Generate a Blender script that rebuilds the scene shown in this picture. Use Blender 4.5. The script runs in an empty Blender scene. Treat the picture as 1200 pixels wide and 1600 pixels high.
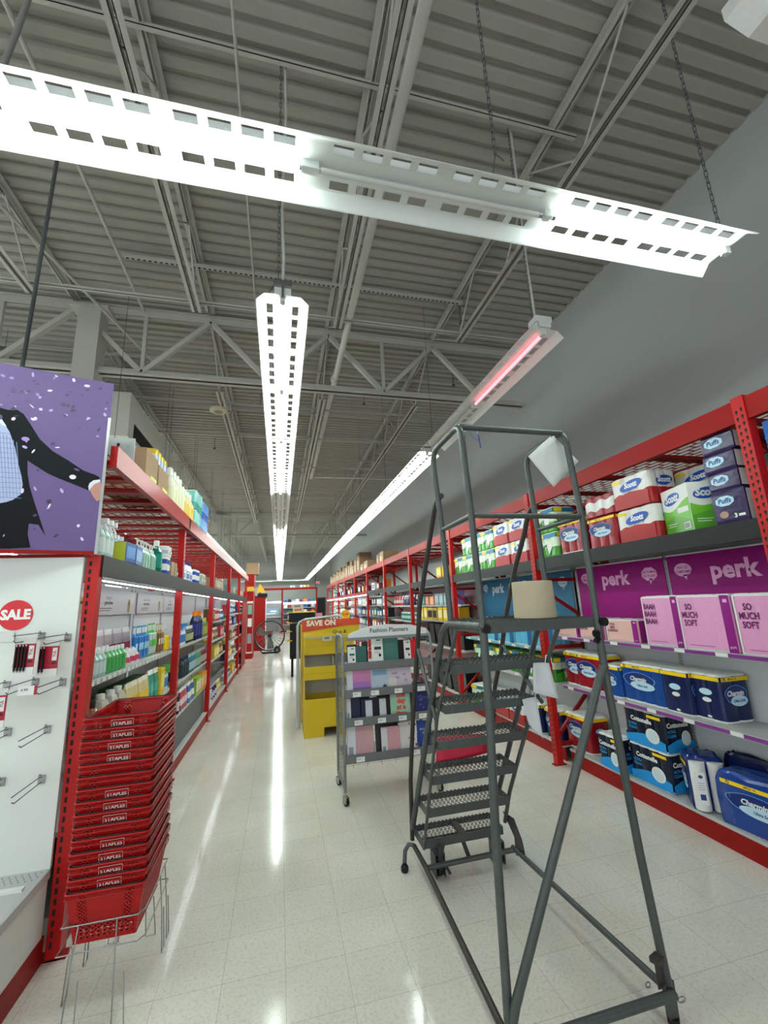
import bpy, math, random
from mathutils import Matrix, Vector
rnd = random.Random(7)
S = bpy.context.scene
COL = S.collection
PI = math.pi

# ---------------------------------------------------------------- camera
CAM_H = 1.8
F_PX = 657.496
CR = Matrix(((0.9709312, -0.0105228, -0.2391274), (-0.2357290, -0.2153620, -0.9476555), (-0.0415270, 0.9764776, -0.2115822)))
cam = bpy.data.objects.new('camera', bpy.data.cameras.new('camera'))
COL.objects.link(cam)
cam.data.sensor_width = 36.0
cam.data.lens = F_PX * 36.0 / 1600.0
cam.data.clip_start = 0.05
cam.data.clip_end = 200
cam.matrix_world = Matrix.Translation((0, 0, CAM_H)) @ CR.to_4x4()
S.camera = cam
S.view_settings.view_transform = 'Standard'
S.view_settings.look = 'None'
S.view_settings.gamma = 1.0
S.view_settings.use_curve_mapping = False
S.view_settings.exposure = 0.88
TUBE_POWER = 52.0
w = bpy.data.worlds.new('world'); S.world = w; w.use_nodes = True
w.node_tree.nodes['Background'].inputs[0].default_value = (0.55, 0.6, 0.62, 1)
w.node_tree.nodes['Background'].inputs[1].default_value = 1.8


def ray(x, y):
    return CR @ Vector((x - 600.0, -(y - 800.0), -F_PX))
def at_z(x, y, z):
    r = ray(x, y); t = (z - CAM_H) / r.z
    return Vector((r.x * t, r.y * t, z))
def at_x(x, y, X):
    r = ray(x, y); t = X / r.x
    return Vector((X, r.y * t, CAM_H + r.z * t))
def at_y(x, y, Y):
    r = ray(x, y); t = Y / r.y
    return Vector((r.x * t, Y, CAM_H + r.z * t))

# ---------------------------------------------------------------- materials
MATS = {}
def srgb(c):
    if isinstance(c, str):
        c = [int(c[i:i + 2], 16) / 255 for i in (0, 2, 4)]
    return tuple(((v / 12.92) if v <= 0.04045 else ((v + 0.055) / 1.055) ** 2.4) for v in c) + (1.0,)
def mat(name, col, rough=0.5, metal=0.0, emit=0.0, bump=0.0, bscale=40.0, mottle=0.0, mscale=8.0, coat=0.0, alpha=1.0, spec=0.5):
    if name in MATS: return MATS[name]
    m = bpy.data.materials.new(name); m.use_nodes = True
    nt = m.node_tree; b = nt.nodes['Principled BSDF']
    c = srgb(col)
    b.inputs['Base Color'].default_value = c
    b.inputs['Roughness'].default_value = rough
    b.inputs['Metallic'].default_value = metal
    b.inputs['Specular IOR Level'].default_value = spec
    if coat: b.inputs['Coat Weight'].default_value = coat; b.inputs['Coat Roughness'].default_value = 0.08
    if emit:
        b.inputs['Emission Color'].default_value = c
        b.inputs['Emission Strength'].default_value = emit
    if alpha < 1: b.inputs['Alpha'].default_value = alpha
    if bump or mottle:
        tc = nt.nodes.new('ShaderNodeTexCoord')
    if bump:
        n = nt.nodes.new('ShaderNodeTexNoise'); n.inputs['Scale'].default_value = bscale; n.inputs['Detail'].default_value = 4
        bp = nt.nodes.new('ShaderNodeBump'); bp.inputs['Strength'].default_value = bump; bp.inputs['Distance'].default_value = 0.01
        nt.links.new(tc.outputs['Object'], n.inputs['Vector']); nt.links.new(n.outputs[0], bp.inputs['Height'])
        nt.links.new(bp.outputs[0], b.inputs['Normal'])
    if mottle:
        n = nt.nodes.new('ShaderNodeTexNoise'); n.inputs['Scale'].default_value = mscale; n.inputs['Detail'].default_value = 6
        mx = nt.nodes.new('ShaderNodeMix'); mx.data_type = 'RGBA'
        mx.inputs[6].default_value = tuple(v * (1 - mottle) for v in c[:3]) + (1,)
        mx.inputs[7].default_value = tuple(min(1, v * (1 + mottle)) for v in c[:3]) + (1,)
        nt.links.new(tc.outputs['Object'], n.inputs['Vector']); nt.links.new(n.outputs[0], mx.inputs[0])
        nt.links.new(mx.outputs[2], b.inputs['Base Color'])
    MATS[name] = m
    return m
def pm(hexcol, rough=0.35):            # plain packaging colour
    return mat('pack_' + hexcol + ('' if rough == 0.35 else '_%d' % (rough * 100)), hexcol, rough, spec=0.3)

RED = mat('red_powder_coat', '8c0e0b', 0.5, mottle=0.06, mscale=3, spec=0.2)
REDG = mat('red_gloss_paint', '98100d', 0.32, mottle=0.06, mscale=3, spec=0.15)
REDB = mat('red_upright_paint', 'ae100f', 0.38, spec=0.3)
HOLE = mat('slot_hole', '140708', 0.8)
BLACKB = mat('charcoal_beam', '15191b', 0.5, spec=0.3)
GREYP = mat('grey_shelf_paint', 'b9bbba', 0.42, mottle=0.03)
LGREY = mat('light_panel', 'd6dadc', 0.45)
DGREY = mat('dark_grey_panel', '505457', 0.5)
WHITE = mat('white_paint', 'e4e6e2', 0.4)
FIXW = mat('fixture_white_enamel', 'dfe4e2', 0.3)
STEEL = mat('galvanised_steel', '9a9c9a', 0.35, 0.9)
CHROME = mat('bright_zinc', 'b9bcbc', 0.22, 0.95)
LADDER = mat('ladder_grey_enamel', '4a4f4d', 0.42, 0.25, mottle=0.25, mscale=30)
LADDERD = mat('ladder_worn_brown', '3a3430', 0.5, 0.2, mottle=0.3, mscale=40)
RUBBER = mat('black_rubber', '0d0d0e', 0.6)
CEIL = mat('ceiling_paint', '9c9a91', 0.8, mottle=0.05, mscale=2)
CEILJ = mat('joist_paint', 'b0afa7', 0.6)
CARD = mat('corrugated_card', '94765a', 0.8, mottle=0.08)
BLACK = mat('black_plastic', '0a0a0b', 0.45, spec=0.3)
TUBE = mat('tube_lit', 'f0fff8', 0.4, emit=TUBE_POWER)
TUBEOFF = mat('tube_unlit', 'cfd2cf', 0.25)
TUBEPINK = mat('tube_failing_pink', 'ff8c96', 0.4, emit=1.3)
LEDL = mat('shelf_strip_bright', 'f6fbff', 0.4, emit=14.0)
LEDS = mat('shelf_strip_lit', 'f6fbff', 0.4, emit=4)

# ---------------------------------------------------------------- mesh builder
_TXT = {}
def text_mesh(s, bold):
    k = (s, bold)
    if k in _TXT: return _TXT[k]
    cu = bpy.data.curves.new('t', 'FONT'); cu.body = s; cu.size = 1.0; cu.align_x = 'CENTER'; cu.align_y = 'CENTER'
    cu.resolution_u = 2; cu.offset = bold
    o = bpy.data.objects.new('t', cu)
    me = bpy.data.meshes.new_from_object(o)
    r = ([tuple(v.co) for v in me.vertices], [tuple(p.vertices) for p in me.polygons])
    bpy.data.objects.remove(o); bpy.data.curves.remove(cu); bpy.data.meshes.remove(me)
    xs = [v[0] for v in r[0]] or [0]
    r = r + (max(xs) - min(xs),)
    _TXT[k] = r
    return r

class MB:
    def __init__(s):
        s.v = []; s.f = []; s.m = []; s.s = []; s.mats = []; s.M = None
    def mi(s, m):
        if m not in s.mats: s.mats.append(m)
        return s.mats.index(m)
    def add(s, vs, fs, m, smooth=False, M=None):
        b = len(s.v); M = M or s.M
        s.v.extend([tuple(M @ Vector(p)) for p in vs] if M else [tuple(p) for p in vs])
        i = s.mi(m)
        for f in fs: s.f.append([b + k for k in f]); s.m.append(i); s.s.append(smooth)
        return s
    def poly(s, pts, m, M=None): return s.add(pts, [list(range(len(pts)))], m, False, M)
    def box(s, x0, x1, y0, y1, z0, z1, m, M=None):
        v = [(x, y, z) for z in (z0, z1) for y in (y0, y1) for x in (x0, x1)]
        return s.add(v, [(0, 2, 3, 1), (4, 5, 7, 6), (0, 1, 5, 4), (2, 6, 7, 3), (0, 4, 6, 2), (1, 3, 7, 5)], m, False, M)
    def rbox(s, x0, x1, y0, y1, z0, z1, m, b=0.004, M=None):   # box with chamfered vertical and top edges
        o = [(x0 + b, y0), (x1 - b, y0), (x1, y0 + b), (x1, y1 - b), (x1 - b, y1), (x0 + b, y1), (x0, y1 - b), (x0, y0 + b)]
        cx, cy = (x0 + x1) / 2, (y0 + y1) / 2
        def sh(k): return [(cx + (x - cx) * k[0], cy + (y - cy) * k[1]) for x, y in o]
        kx = 1 - 2 * b / max(x1 - x0, 1e-6); ky = 1 - 2 * b / max(y1 - y0, 1e-6)
        rings = [(sh((kx, ky)), z0), (o, z0 + b), (o, z1 - b), (sh((kx, ky)), z1)]
        v = [(x, y, z) for r, z in rings for x, y in r]; f = []
        for i in range(3):
            for j in range(8):
                a = i * 8 + j; c = i * 8 + (j + 1) % 8; f.append((a, c, c + 8, a + 8))
        f.append(tuple(range(7, -1, -1))); f.append(tuple(range(24, 32)))
        return s.add(v, f, m, False, M)
    def bar(s, p0, p1, w, h, m, up=(0, 0, 1)):
        p0 = Vector(p0); p1 = Vector(p1); d = (p1 - p0); L = d.length
        if L < 1e-6: return s
        d /= L; u = Vector(up)
        if abs(d.dot(u)) > 0.98: u = Vector((0, 1, 0))
        a = d.cross(u).normalized(); b = a.cross(d)
        v = [p + a * (i * w / 2) + b * (j * h / 2) for p in (p0, p1) for j in (-1, 1) for i in (-1, 1)]
        return s.add(v, [(0, 2, 3, 1), (4, 5, 7, 6), (0, 1, 5, 4), (2, 6, 7, 3), (0, 4, 6, 2), (1, 3, 7, 5)], m)
    def cyl(s, p0, p1, r, m, n=10, r1=None, caps=True, smooth=True):
        p0 = Vector(p0); p1 = Vector(p1); d = (p1 - p0).normalized(); r1 = r if r1 is None else r1
        u = Vector((0, 0, 1)) if abs(d.z) < 0.9 else Vector((1, 0, 0))
        a = d.cross(u).normalized(); b = d.cross(a)
        v = []
        for p, rr in ((p0, r), (p1, r1)):
            for i in range(n):
                t = 2 * PI * i / n; v.append(p + (a * math.cos(t) + b * math.sin(t)) * rr)
        s.add(v, [(i, i + n, (i + 1) % n + n, (i + 1) % n) for i in range(n)], m, smooth)
        if caps: s.add(v[:n], [tuple(range(n))], m); s.add(v[n:], [tuple(range(n - 1, -1, -1))], m)
        return s
    def tube(s, pts, r, m, n=8, closed=False, smooth=True):
        P = [Vector(p) for p in pts]; k = len(P)
        T = []
        for i in range(k):
            a = P[(i - 1) % k] if (closed or i > 0) else P[i]; b = P[(i + 1) % k] if (closed or i < k - 1) else P[i]
            T.append((b - a).normalized())
        u = Vector((0, 0, 1)) if abs(T[0].z) < 0.9 else Vector((1, 0, 0))
        N = T[0].cross(u).normalized(); v = []
        for i in range(k):
            if i: 
                N = (N - T[i] * N.dot(T[i]))
                N = N.normalized() if N.length > 1e-5 else T[i].orthogonal().normalized()
            B = T[i].cross(N)
            for j in range(n):
                t = 2 * PI * j / n; v.append(P[i] + (N * math.cos(t) + B * math.sin(t)) * r)
        f = []
        for i in range(k if closed else k - 1):
            o = ((i + 1) % k) * n
            for j in range(n): f.append((i * n + j, i * n + (j + 1) % n, o + (j + 1) % n, o + j))
        s.add(v, f, m, smooth)
        if not closed:
            s.add(v[:n], [tuple(range(n - 1, -1, -1))], m); s.add(v[-n:], [tuple(range(n))], m)
        return s
    def lathe(s, prof, m, n=14, o=(0, 0, 0), sx=1.0, sy=1.0):  # prof of (r, z[, mat])
        v = []
        for p in prof:
            for i in range(n):
                t = 2 * PI * i / n; v.append((o[0] + p[0] * math.cos(t) * sx, o[1] + p[0] * math.sin(t) * sy, o[2] + p[1]))
        for k in range(len(prof) - 1):
            mm = prof[k][2] if len(prof[k]) > 2 else m
            fs = [(k * n + i, k * n + (i + 1) % n, (k + 1) * n + (i + 1) % n, (k + 1) * n + i) for i in range(n)]
            s.add(v, [], mm)
            b = len(s.v) - len(v)
            del s.v[b:]
            sub = v[k * n:(k + 2) * n]
            s.add(sub, [(i, (i + 1) % n, (i + 1) % n + n, i + n) for i in range(n)], mm, True)
        if prof[-1][0] > 1e-5: s.add(v[-n:], [tuple(range(n))], prof[-1][2] if len(prof[-1]) > 2 else m)
        if prof[0][0] > 1e-5: s.add(v[:n], [tuple(range(n - 1, -1, -1))], prof[0][2] if len(prof[0]) > 2 else m)
        return s
    def loft(s, rings, mats, top=None, bottom=None, smooth=False):   # rings: list of point lists, same length
        n = len(rings[0])
        for k in range(len(rings) - 1):
            sub = list(rings[k]) + list(rings[k + 1])
            s.add(sub, [(i, (i + 1) % n, (i + 1) % n + n, i + n) for i in range(n)], mats[k], smooth)
        s.add(rings[-1], [tuple(range(n))], top or mats[-1])
        s.add(rings[0], [tuple(range(n - 1, -1, -1))], bottom or mats[0])
        return s
    def text(s, body, size, m, M, bold=0.0, maxw=None, shear=0.0, sx=1.0):
        v, f, wd = text_mesh(body, bold)
        k = size
        kx = k * sx
        if maxw and wd * kx > maxw: kx = maxw / wd
        return s.add([(x * kx + shear * y * k, y * k, 0) for x, y, z in v], f, m, False, (s.M @ M) if s.M else M)
    def ell(s, cx, cy, rx, ry, m, M, n=20, rot=0.0):
        c, q = math.cos(rot), math.sin(rot)
        pts = []
        for i in range(n):
            a = 2 * PI * i / n; x, y = rx * math.cos(a), ry * math.sin(a)
            pts.append((cx + x * c - y * q, cy + x * q + y * c, 0))
        return s.poly(pts, m, (s.M @ M) if s.M else M)
    def flat(s, pts, m, M): return s.poly([(x, y, 0) for x, y in pts], m, (s.M @ M) if s.M else M)
    def rect(s, x0, x1, y0, y1, m, M): return s.flat([(x0, y0), (x1, y0), (x1, y1), (x0, y1)], m, M)
    def mesh(s, name):
        me = bpy.data.meshes.new(name)
        me.from_pydata(s.v, [], s.f)
        for m in s.mats: me.materials.append(m)
        me.polygons.foreach_set('material_index', s.m)
        me.polygons.foreach_set('use_smooth', s.s)
        me.update()
        return me
    def build(s, name, parent=None, loc=None, rotz=0.0, solid=0.0):
        o = bpy.data.objects.new(name, s.mesh(name)); COL.objects.link(o)
        if parent is not None: o.parent = parent
        if loc is not None: o.location = loc
        if rotz: o.rotation_euler = (0, 0, rotz)
        if solid:
            md = o.modifiers.new('solid', 'SOLIDIFY'); md.thickness = solid; md.offset = 0
        return o

def facing(d):            # matrix: local x right, local y up, normal = -Y, at distance d in front (y = -d)
    return Matrix(((1, 0, 0, 0), (0, 0, -1, -d), (0, 1, 0, 0), (0, 0, 0, 1)))
def facing_r(d):          # on the +x side of a pack
    return Matrix(((0, 0, 1, d), (1, 0, 0, 0), (0, 1, 0, 0), (0, 0, 0, 1)))
def facing_l(d):          # on the -x side of a pack
    return Matrix(((0, 0, -1, -d), (-1, 0, 0, 0), (0, 1, 0, 0), (0, 0, 0, 1)))

def tag(o, label=None, cat=None, group=None, kind=None):
    if label: o['label'] = label
    if cat: o['category'] = cat
    if group: o['group'] = group
    if kind: o['kind'] = kind
    return o
def thing(name, label, cat, loc=(0, 0, 0), rotz=0.0, group=None):
    o = bpy.data.objects.new(name, None); COL.objects.link(o); o.empty_display_size = 0.05
    o.location = loc; o.rotation_euler = (0, 0, rotz)
    return tag(o, label, cat, group)
def struct(name, mb, label=None):
    o = mb.build(name); o['kind'] = 'structure'
    if label: o['label'] = label
    return o
def copy_tree(o, parent=None):
    c = o.copy(); COL.objects.link(c)
    if parent is not None: c.parent = parent
    for ch in list(o.children): copy_tree(ch, c)
    return c
ORD = ['first', 'second', 'third', 'fourth', 'fifth', 'sixth', 'seventh', 'eighth', 'ninth', 'tenth', 'eleventh', 'twelfth', 'thirteenth',
       'fourteenth', 'fifteenth', 'sixteenth', 'seventeenth', 'eighteenth', 'nineteenth', 'twentieth', 'twenty-first', 'twenty-second',
       'twenty-third', 'twenty-fourth', 'twenty-fifth', 'twenty-sixth', 'twenty-seventh', 'twenty-eighth', 'twenty-ninth', 'thirtieth']

# ================================================================ setting
def floor_material():
    m = bpy.data.materials.new('vinyl_tile_floor'); m.use_nodes = True
    nt = m.node_tree; b = nt.nodes['Principled BSDF']; L = nt.links
    tc = nt.nodes.new('ShaderNodeTexCoord'); mp = nt.nodes.new('ShaderNodeMapping')
    mp.inputs['Location'].default_value = (-0.05 / 0.305, 0.3, 0); mp.inputs['Scale'].default_value = (1 / 0.305,) * 3
    L.new(tc.outputs['Object'], mp.inputs['Vector'])
    br = nt.nodes.new('ShaderNodeTexBrick'); br.offset = 0.0; br.squash = 1.0
    br.inputs['Scale'].default_value = 1.0; br.inputs['Brick Width'].default_value = 1.0; br.inputs['Row Height'].default_value = 1.0
    br.inputs['Mortar Size'].default_value = 0.0035; br.inputs['Mortar Smooth'].default_value = 0.3
    br.inputs['Color1'].default_value = srgb('e6e3d8'); br.inputs['Color2'].default_value = srgb('ebe8de'); br.inputs['Mortar'].default_value = srgb('aaa69b')
    L.new(mp.outputs[0], br.inputs['Vector'])
    n1 = nt.nodes.new('ShaderNodeTexNoise'); n1.inputs['Scale'].default_value = 60; n1.inputs['Detail'].default_value = 5; n1.inputs['Roughness'].default_value = 0.7
    L.new(tc.outputs['Object'], n1.inputs['Vector'])
    r1 = nt.nodes.new('ShaderNodeValToRGB'); r1.color_ramp.elements[0].position = 0.40; r1.color_ramp.elements[0].color = (0.86, 0.85, 0.83, 1)
    r1.color_ramp.elements[1].position = 0.50; r1.color_ramp.elements[1].color = (1, 1, 1, 1)
    L.new(n1.outputs[0], r1.inputs[0])
    n2 = nt.nodes.new('ShaderNodeTexNoise'); n2.inputs['Scale'].default_value = 1.6; n2.inputs['Detail'].default_value = 5
    L.new(tc.outputs['Object'], n2.inputs['Vector'])
    r2 = nt.nodes.new('ShaderNodeValToRGB'); r2.color_ramp.elements[0].position = 0.3; r2.color_ramp.elements[0].color = (0.88, 0.87, 0.85, 1)
    r2.color_ramp.elements[1].position = 0.7; r2.color_ramp.elements[1].color = (1, 1, 1, 1)
    L.new(n2.outputs[0], r2.inputs[0])
    m1 = nt.nodes.new('ShaderNodeMix'); m1.data_type = 'RGBA'; m1.blend_type = 'MULTIPLY'; m1.inputs[0].default_value = 1
    m2 = nt.nodes.new('ShaderNodeMix'); m2.data_type = 'RGBA'; m2.blend_type = 'MULTIPLY'; m2.inputs[0].default_value = 1
    L.new(br.outputs[0], m1.inputs[6]); L.new(r1.outputs[0], m1.inputs[7]); L.new(m1.outputs[2], m2.inputs[6]); L.new(r2.outputs[0], m2.inputs[7])
    L.new(m2.outputs[2], b.inputs['Base Color'])
    mr = nt.nodes.new('ShaderNodeMapRange'); mr.inputs[3].default_value = 0.05; mr.inputs[4].default_value = 0.17
    L.new(n2.outputs[0], mr.inputs[0]); L.new(mr.outputs[0], b.inputs['Roughness'])
    b.inputs['Specular IOR Level'].default_value = 0.5
    n3 = nt.nodes.new('ShaderNodeTexNoise'); n3.inputs['Scale'].default_value = 9; n3.inputs['Detail'].default_value = 3
    L.new(tc.outputs['Object'], n3.inputs['Vector'])
    bp = nt.nodes.new('ShaderNodeBump'); bp.inputs['Strength'].default_value = 0.025; bp.inputs['Distance'].default_value = 0.01
    L.new(n3.outputs[0], bp.inputs['Height']); L.new(bp.outputs[0], b.inputs['Normal'])
    return m

XR, XL, YB, YF, ZC = 4.12, -11.0, 35.5, -5.0, 6.0
struct('floor', MB().box(XL, XR, YF, YB, -0.1, 0.0, floor_material()))
WALLR = mat('wall_right_paint', 'a9acaa', 0.65, bump=0.08, bscale=3, mottle=0.02, mscale=1.2)
WALLB = mat('wall_back_paint', 'a6a7a3', 0.7)
struct('wall_right', MB().box(XR, XR + 0.2, YF, YB, 0, 6.3, WALLR))
struct('wall_back', MB().box(XL, XR, YB, YB + 0.2, 0, 6.3, WALLB))
mb = MB().box(XL - 0.2, XL, YF, YB, 0, 0.5, WALLB).box(XL - 0.2, XL, YF, YB, 4.6, 6.3, WALLB)  # unseen side wall, long openings added so world light reaches the store
for i in range(11): mb.box(XL - 0.2, XL, YF + i * 4.0 - 0.15, YF + i * 4.0 + 0.15, 0.5, 4.6, WALLB)
struct('wall_left', mb)
mb = MB().box(XL, XR, YF - 0.2, YF, 0, 0.4, WALLB).box(XL, XR, YF - 0.2, YF, 4.8, 6.3, WALLB)  # unseen wall behind the camera, openings added to let world light in
for i in range(6): mb.box(XL + i * 3.0 - 0.1, XL + i * 3.0 + 0.1, YF - 0.2, YF, 0.4, 4.8, WALLB)
struct('wall_front', mb)
# corrugated roof deck: ribs run across the aisle
mb = MB(); y = YF; pr = []
while y < YB:
    pr += [(y, ZC + 0.04), (y + 0.045, ZC + 0.04), (y + 0.06, ZC), (y + 0.138, ZC), (y + 0.15, ZC + 0.04)]
    y += 0.15
v = [(x, a, z) for a, z in pr for x in (XL, XR)]
mb.add(v, [(2 * i, 2 * i + 1, 2 * i + 3, 2 * i + 2) for i in range(len(pr) - 1)], CEIL)
mb.box(XL, XR, YF, YB, 6.25, 6.3, CEIL)
struct('ceiling', mb)

# bar joists
def joist(X, y0, y1, web=True):
    r = bpy.data.objects.new('ceiling_joist', None); COL.objects.link(r); r['kind'] = 'structure'; r.location = (X, y0, 5.3)
    L = y1 - y0
    t = MB()
    for s in (-1, 1):
        t.box(s * 0.012, s * 0.062, 0, L, 0.655, 0.662, CEILJ); t.box(s * 0.012, s * 0.018, 0, L, 0.61, 0.66, CEILJ)
    t.build('top_chord', r)
    b = MB(); e = 0.9
    for s in (-1, 1):
        b.box(s * 0.012, s * 0.056, e, L - e, 0.0, 0.006, CEILJ); b.box(s * 0.012, s * 0.018, e, L - e, 0.0, 0.045, CEILJ)
    b.build('bottom_chord', r)
    if web:
        wb = MB(); k = max(2, int((L - 2 * e) / 1.2)); st = (L - 2 * e) / k
        wb.cyl((0, 0.05, 0.63), (0, e, 0.02), 0.011, CEILJ, 6, caps=False)
        wb.cyl((0, L - 0.05, 0.63), (0, L - e, 0.02), 0.011, CEILJ, 6, caps=False)
        for i in range(k):
            a = e + i * st
            wb.cyl((0, a, 0.02), (0, a + st / 2, 0.63), 0.011, CEILJ, 6, caps=False)
            wb.cyl((0, a + st / 2, 0.63), (0, a + st, 0.02), 0.011, CEILJ, 6, caps=False)
        wb.build('web', r)
for X in (2.38, 0.69, -1.0, -2.69, -4.38, -6.07, -7.76, -9.45):
    joist(X, -4.9, 5.7); joist(X, 5.86, 19.1)
    joist(X, 19.3, 35.4)

# girders with a lattice below the joist seats
def girder(Y, zt=5.84, zb=4.93, x0=-9.45, x1=3.95):
    r = bpy.data.objects.new('roof_girder', None); COL.objects.link(r); r['kind'] = 'structure'; r.location = (0, Y, 0)
    t = MB()
    for s in (-1, 1):
        t.box(x0, 4.1, s * 0.015, s * 0.075, zt + 0.09, zt + 0.1, CEILJ); t.box(x0, 4.1, s * 0.015, s * 0.025, zt, zt + 0.1, CEILJ)
    t.build('top_chord', r)
    b = MB()
    for s in (-1, 1):
        b.box(x0, x1, s * 0.015, s * 0.08, zb, zb + 0.01, CEILJ); b.box(x0, x1, s * 0.015, s * 0.025, zb, zb + 0.09, CEILJ)
    b.build('bottom_chord', r)
    wb = MB(); xs = [2.38 - 1.69 * i for i in range(8)]
    for i, x in enumerate(xs):
        m = x - 0.845; mp = x + 0.845
        for a in (m, mp):
            if x0 <= a <= x1: wb.bar((x, 0, zt + 0.03), (a, 0, zb + 0.05), 0.07, 0.06, CEILJ)
        if m > x0: wb.bar((m, 0, zb + 0.05), (m, 0, zt + 0.03), 0.045, 0.045, CEILJ)
    wb.build('web', r)
girder(5.78); girder(19.2)
# building column under the girder, behind the poster
mb = MB().box(-2.62, -2.36, 5.65, 5.91, 0, 5.82, CEILJ)
mb.box(-2.72, -2.26, 5.60, 5.96, 5.80, 5.84, CEILJ)
for s in (-1, 1): mb.box(-2.62 + s * 0, -2.36, 5.64, 5.65, 4.6, 4.61, CEILJ)
struct('column', mb)
c2 = struct('column', MB().box(-2.62, -2.36, 19.08, 19.34, 0, 5.82, CEILJ).box(-2.72, -2.26, 19.03, 19.39, 5.80, 5.84, CEILJ))
# bridging angles between the joists
for y, z in ((2.5, 5.9), (2.68, 5.36), (4.7, 5.36), (8.6, 5.9), (8.75, 5.36), (10.7, 5.36), (12.9, 5.9), (13.1, 5.36), (15.8, 5.9), (22.5, 5.36), (27, 5.36), (31, 5.36), (6.9, 5.9), (7.3, 5.36), (9.9, 5.9), (11.6, 5.9), (14.4, 5.36), (17.3, 5.36), (18.2, 5.9), (21, 5.9), (24.5, 5.9)):
    struct('bridging_angle', MB().box(XL, 3.3 if y > 3 else 2.6, y, y + 0.035, z, z + 0.005, CEILJ).box(XL, 3.3 if y > 3 else 2.6, y, y + 0.005, z, z + 0.035, CEILJ))
# perforated channel running across under the deck
mb = MB().box(-1.8, 2.45, 4.7, 4.745, 5.86, 5.9, CEILJ)
for i in range(70): mb.box(-1.78 + i * 0.06, -1.75 + i * 0.06, 4.715, 4.73, 5.855, 5.862, HOLE)
struct('ceiling_channel', mb)
# sprinkler main with its branch
PIPE = mat('pipe_paint', 'c8c7c0', 0.55)
r = bpy.data.objects.new('sprinkler_pipe', None); COL.objects.link(r); r['kind'] = 'structure'; r.location = (0, 0, 0)
MB().cyl((0.825, -4.9, 5.42), (0.86, 11.7, 5.42), 0.045, PIPE, 14).build('main_pipe', r)
MB().cyl((0.86, 11.7, 5.42), (4.05, 11.7, 5.42), 0.022, PIPE, 10).build('branch_pipe', r)
MB().cyl((0.835, 6.2, 5.42), (0.835, 6.3, 5.42), 0.058, PIPE, 14).cyl((0.86, 11.6, 5.42), (0.86, 11.78, 5.42), 0.058, PIPE, 14).build('coupling', r)
for (x, y) in ((0.4, 3.4), (2.5, 4.9), (-0.4, 8), (1.6, 7.6), (3.1, 6.6), (-1.6, 10.5)):
    struct('sprinkler_branch', MB().cyl((x, y, 5.98), (x, y, 5.72), 0.012, STEEL, 6).cyl((x, y, 5.72), (x, y, 5.69), 0.028, DGREY, 8))
# conduits
struct('conduit', MB().cyl((-0.35, -1, 5.78), (-0.35, 5.7, 5.78), 0.012, CEILJ, 8))
struct('conduit', MB().cyl((-1.83, -1, 5.88), (-1.86, 5.7, 5.88), 0.02, CEILJ, 8))
# steel tube braces and a flexible cable by the poster
p = at_y(37, 560, 3.3); q = at_y(90, 245, 3.3)
d = (q - p) / (q.z - p.z)
struct('hanger_rod', MB().cyl(p + d * (2.2 - p.z), p + d * (5.98 - p.z), 0.014, DGREY, 8))
p = at_y(8, 95, 2.3)
struct('flexible_cable', MB().tube([(p.x - 0.02, 2.3, 3.86), (p.x, 2.3, p.z), (p.x + 0.03, 2.3, p.z + 0.25), (p.x + 0.06, 2.3, p.z + 0.6), (p.x + 0.04, 2.3, 5.98)], 0.016, mat('cable_grey', '8a8a86', 0.6), 8))
struct('ceiling_brace', MB().cyl(at_y(0, 320, 4.0), at_y(240, 565, 6.3), 0.018, CEILJ, 8))
# air duct beyond the poster
DUCT = mat('duct_sheet', 'cfcec6', 0.5)
mb = MB().box(-4.2, -2.36, 7.0, 9.6, 4.55, 5.3, DUCT)
mb.box(-2.361, -2.353, 7.25, 9.4, 4.62, 4.86, BLACK)
struct('air_duct', mb)
# doorway and wall fittings on the back wall
mb = MB().box(2.98, 3.62, YB - 0.06, YB, 0, 2.42, mat('dark_doorway', '0b0b0c', 0.6))
mb.box(2.92, 2.98, YB - 0.09, YB, 0, 2.46, DGREY).box(3.62, 3.68, YB - 0.09, YB, 0, 2.46, DGREY).box(2.92, 3.68, YB - 0.09, YB, 2.42, 2.5, DGREY)
struct('door_1', mb)
struct('trim_1', MB().box(2.85, 2.9, YB - 0.04, YB, 3.2, 4.4, DGREY))

# ================================================================ racks
FXR, FXL = 2.95, -1.13
def side(sd):            # -> face x, direction into the rack, rotation that faces the aisle
    return (FXR, 1, -PI / 2) if sd == 'R' else (FXL, -1, PI / 2)
RK = {'R': 'paper-goods rack', 'L': 'cleaning-goods rack'}

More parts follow.
